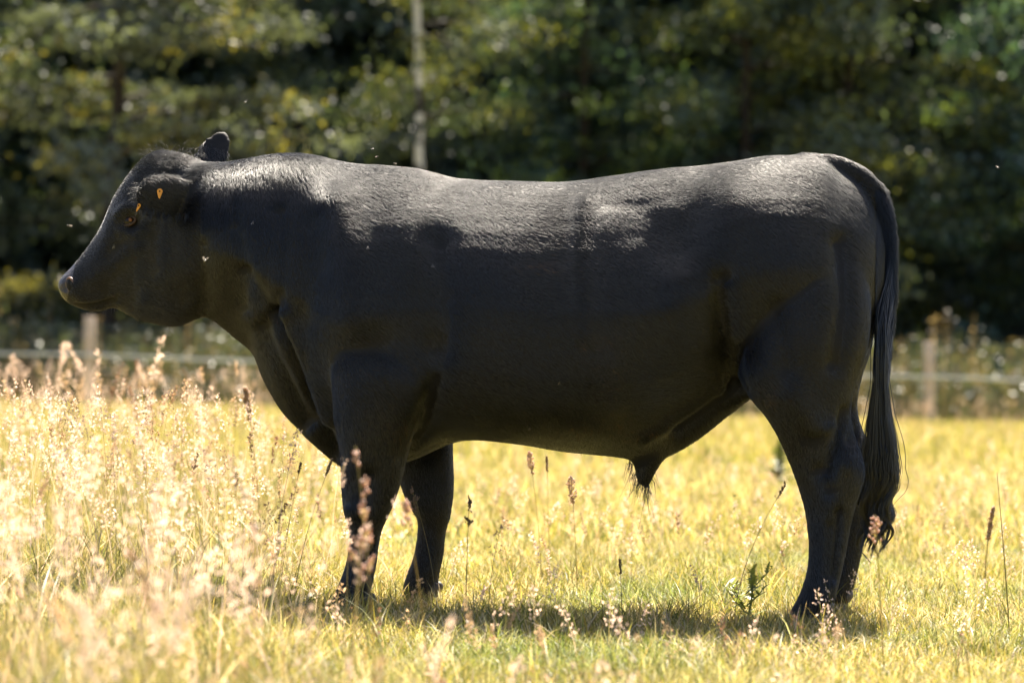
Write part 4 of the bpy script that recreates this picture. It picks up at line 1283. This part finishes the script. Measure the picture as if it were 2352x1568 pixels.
def leafy_plant(name, label, cat, x, y, h, n_leaf, L0, col, seed, spread=1.0):
    rng = np.random.default_rng(seed)
    root = empty(name, (x, y, float(ground_z(x)))); tag(root, label, cat)
    path = np.stack([.02 * np.sin(np.linspace(0, 2, 8)), 0 * np.linspace(0, 1, 8), np.linspace(-.01, h, 8)], 1)
    v, f = tube(path, np.linspace(.005, .002, 8) * h / .17, 6)
    mesh_np('stem', v, f, M_WEED, root, np.tile(np.array(col) * .8, (len(v), 1)), smooth=True)
    for i in range(n_leaf):
        s0 = (i + .5) / n_leaf
        lv, lt = jag_leaf(L0 * (1.1 - .55 * s0) * rng.uniform(.8, 1.15), L0 * .34, rng, 7)
        az = i * 2.4 + rng.normal() * .5; el = .15 + .95 * s0 ** 1.5 + rng.normal() * .22
        mt = Matrix.Translation((float(np.interp(s0 * h, path[:, 2], path[:, 0])), 0, s0 * h)) @ Matrix.Rotation(az, 4, 'Z') @ Matrix.Rotation(-el * .9, 4, 'Y')
        lw = np.array([mt @ Vector(q) for q in lv])
        mesh_np('leaf', lw, [lt], M_WEED, root, np.tile(np.array(col) * rng.uniform(.8, 1.25), (len(lw), 1)))
    return root
def side_twigs(root, h, n_tw, L, col, seed):
    rng = np.random.default_rng(seed)
    for i in range(n_tw):
        z0 = h * rng.uniform(.15, .75); az = i * 2.1 + rng.normal() * .3
        d = np.array([math.cos(az), math.sin(az) * .7, .75]); ln = L * rng.uniform(.7, 1.2)
        path = np.array([0, 0, z0]) + np.outer(np.linspace(0, 1, 6), d) * ln; path[:, 2] += .015 * np.linspace(0, 1, 6) ** 2
        v, f = tube(path, np.linspace(.0022, .001, 6), 5)
        mesh_np('twig', v, f, M_WEED, root, np.tile(np.array(col) * .8, (len(v), 1)), smooth=True)
        for k in range(5):
            q0 = path[1 + k]
            lv, lt = jag_leaf(L * .55 * rng.uniform(.7, 1.1), L * .16, rng, 5)
            mt = Matrix.Translation(tuple(q0)) @ Matrix.Rotation(az + k * 2.4, 4, 'Z') @ Matrix.Rotation(-rng.uniform(.3, .9), 4, 'Y')
            lw = np.array([mt @ Vector(q) for q in lv])
            mesh_np('leaf', lw, [lt], M_WEED, root, np.tile(np.array(col) * rng.uniform(.8, 1.25), (len(lw), 1)))
xb, _ = spot(1712, 1395, -.22)
th_ = leafy_plant('thistle', 'small spiny green thistle in front of the near hind leg', 'thistle', xb, -.22, .15, 14, .062, (.20, .24, .075), 5)
side_twigs(th_, .15, 6, .075, (.20, .24, .075), 8)
xb, _ = spot(1784, 1110, 9.2)
leafy_plant('meadow_weed', 'dark green weed clump far behind, between belly and hind leg', 'weed', xb, 9.2, .24, 18, .17, (.10, .12, .035), 6)

# ------------------------------------------------------------------ flies
M_FLY = mat_pbr('fly_body', (.05, .04, .03), .4, .6, (.03, .025, .02), 0, 200)
M_WING = mat_leaf('fly_wing', .5, .08, .25, (1, 1, 1))
def fly_mesh():
    bm = bmesh.new()
    bmesh.ops.create_icosphere(bm, subdivisions=2, radius=1.0)
    for v in bm.verts:                                         # head, waist, tapering tail
        x_ = v.co.x
        k_ = .34 if x_ < -.1 else (.40 if x_ < .5 else .30)
        v.co = Vector((x_ * .0042, v.co.y * .0042 * k_, v.co.z * .0042 * k_))
    me = bpy.data.meshes.new('fly_body'); bm.to_mesh(me); bm.free(); me.materials.append(M_FLY)
    wv = np.array([(0, 0, 0), (-.002, .0016, .0012), (-.0062, .0036, .0020), (-.0078, .0022, .0016), (-.0060, .0002, .0008)])
    wings = []
    for sg in (1, -1):
        w2 = wv * np.array([1, sg, 1]) + np.array([.001, .0008 * sg, .0014])
        m2 = bpy.data.meshes.new('fly_wing'); m2.from_pydata([tuple(q) for q in w2], [], [(0, 1, 2, 3, 4)])
        a = m2.color_attributes.new('Col', 'FLOAT_COLOR', 'POINT')
        a.data.foreach_set('color', np.tile([.16, .14, .12, 1], 5).astype(np.float32))
        m2.materials.append(M_WING); wings.append(m2)
    return me, wings
FLY, WINGS = fly_mesh()
def fly(label, loc, rot, sc=1.0):
    root = empty('fly', loc); root.rotation_euler = rot; root.scale = (sc,) * 3
    tag(root, label, 'fly', 'flies around the bull')
    for nm, me in (('body', FLY), ('wing', WINGS[0]), ('wing', WINGS[1])):
        o = bpy.data.objects.new(nm, me); COL.objects.link(o); o.parent = root
air = [((157, 519), -.05, 'fly hovering in the air before the bull\'s forehead', 1.5), ((857, 342), 0, 'upper of two flies hovering above the withers', 1.2),
       ((868, 360), 0, 'lower of two flies hovering above the withers', 1.2), ((905, 376), -.02, 'fly just above the skin behind the withers', 1.2),
       ((470, 600), -1.3, 'blurred fly in mid air in front of the bull\'s throat', 1.8), ((2293, 385), .1, 'fly in the air right of the tail head against the dark trees', 1.2),
       ((562, 235), .6, 'fly in the air high above the poll', 1.6), ((1688, 1138), -.4, 'fly in the air between sheath and hind leg', 1.0)]
for (px, py), y, lab, sc in air:
    x, z = spot(px, py, y)
    fly(lab, (x, y, z), (RNG.uniform(-.6, .6), RNG.uniform(-.8, .8), RNG.uniform(0, 6.28)), sc)
rm = Matrix.Rotation(-YAW, 4, 'Z')
for px, py, lab in ((996, 605, 'fly sitting on the ribs behind the shoulder'), (848, 565, 'fly sitting on the shoulder blade'), (580, 505, 'fly sitting on the side of the neck'),
                    (258, 567, 'fly sitting on the face below the eye'), (1213, 985, 'fly sitting low on the belly'), (1288, 880, 'fly sitting on the lower flank')):
    c, nn = surf(px, py)
    q = (rm.to_3x3() @ Vector(nn)).to_track_quat('Z', 'X')
    fly(lab, rm @ Vector(c + nn * .008), q.to_euler(), 1.15)
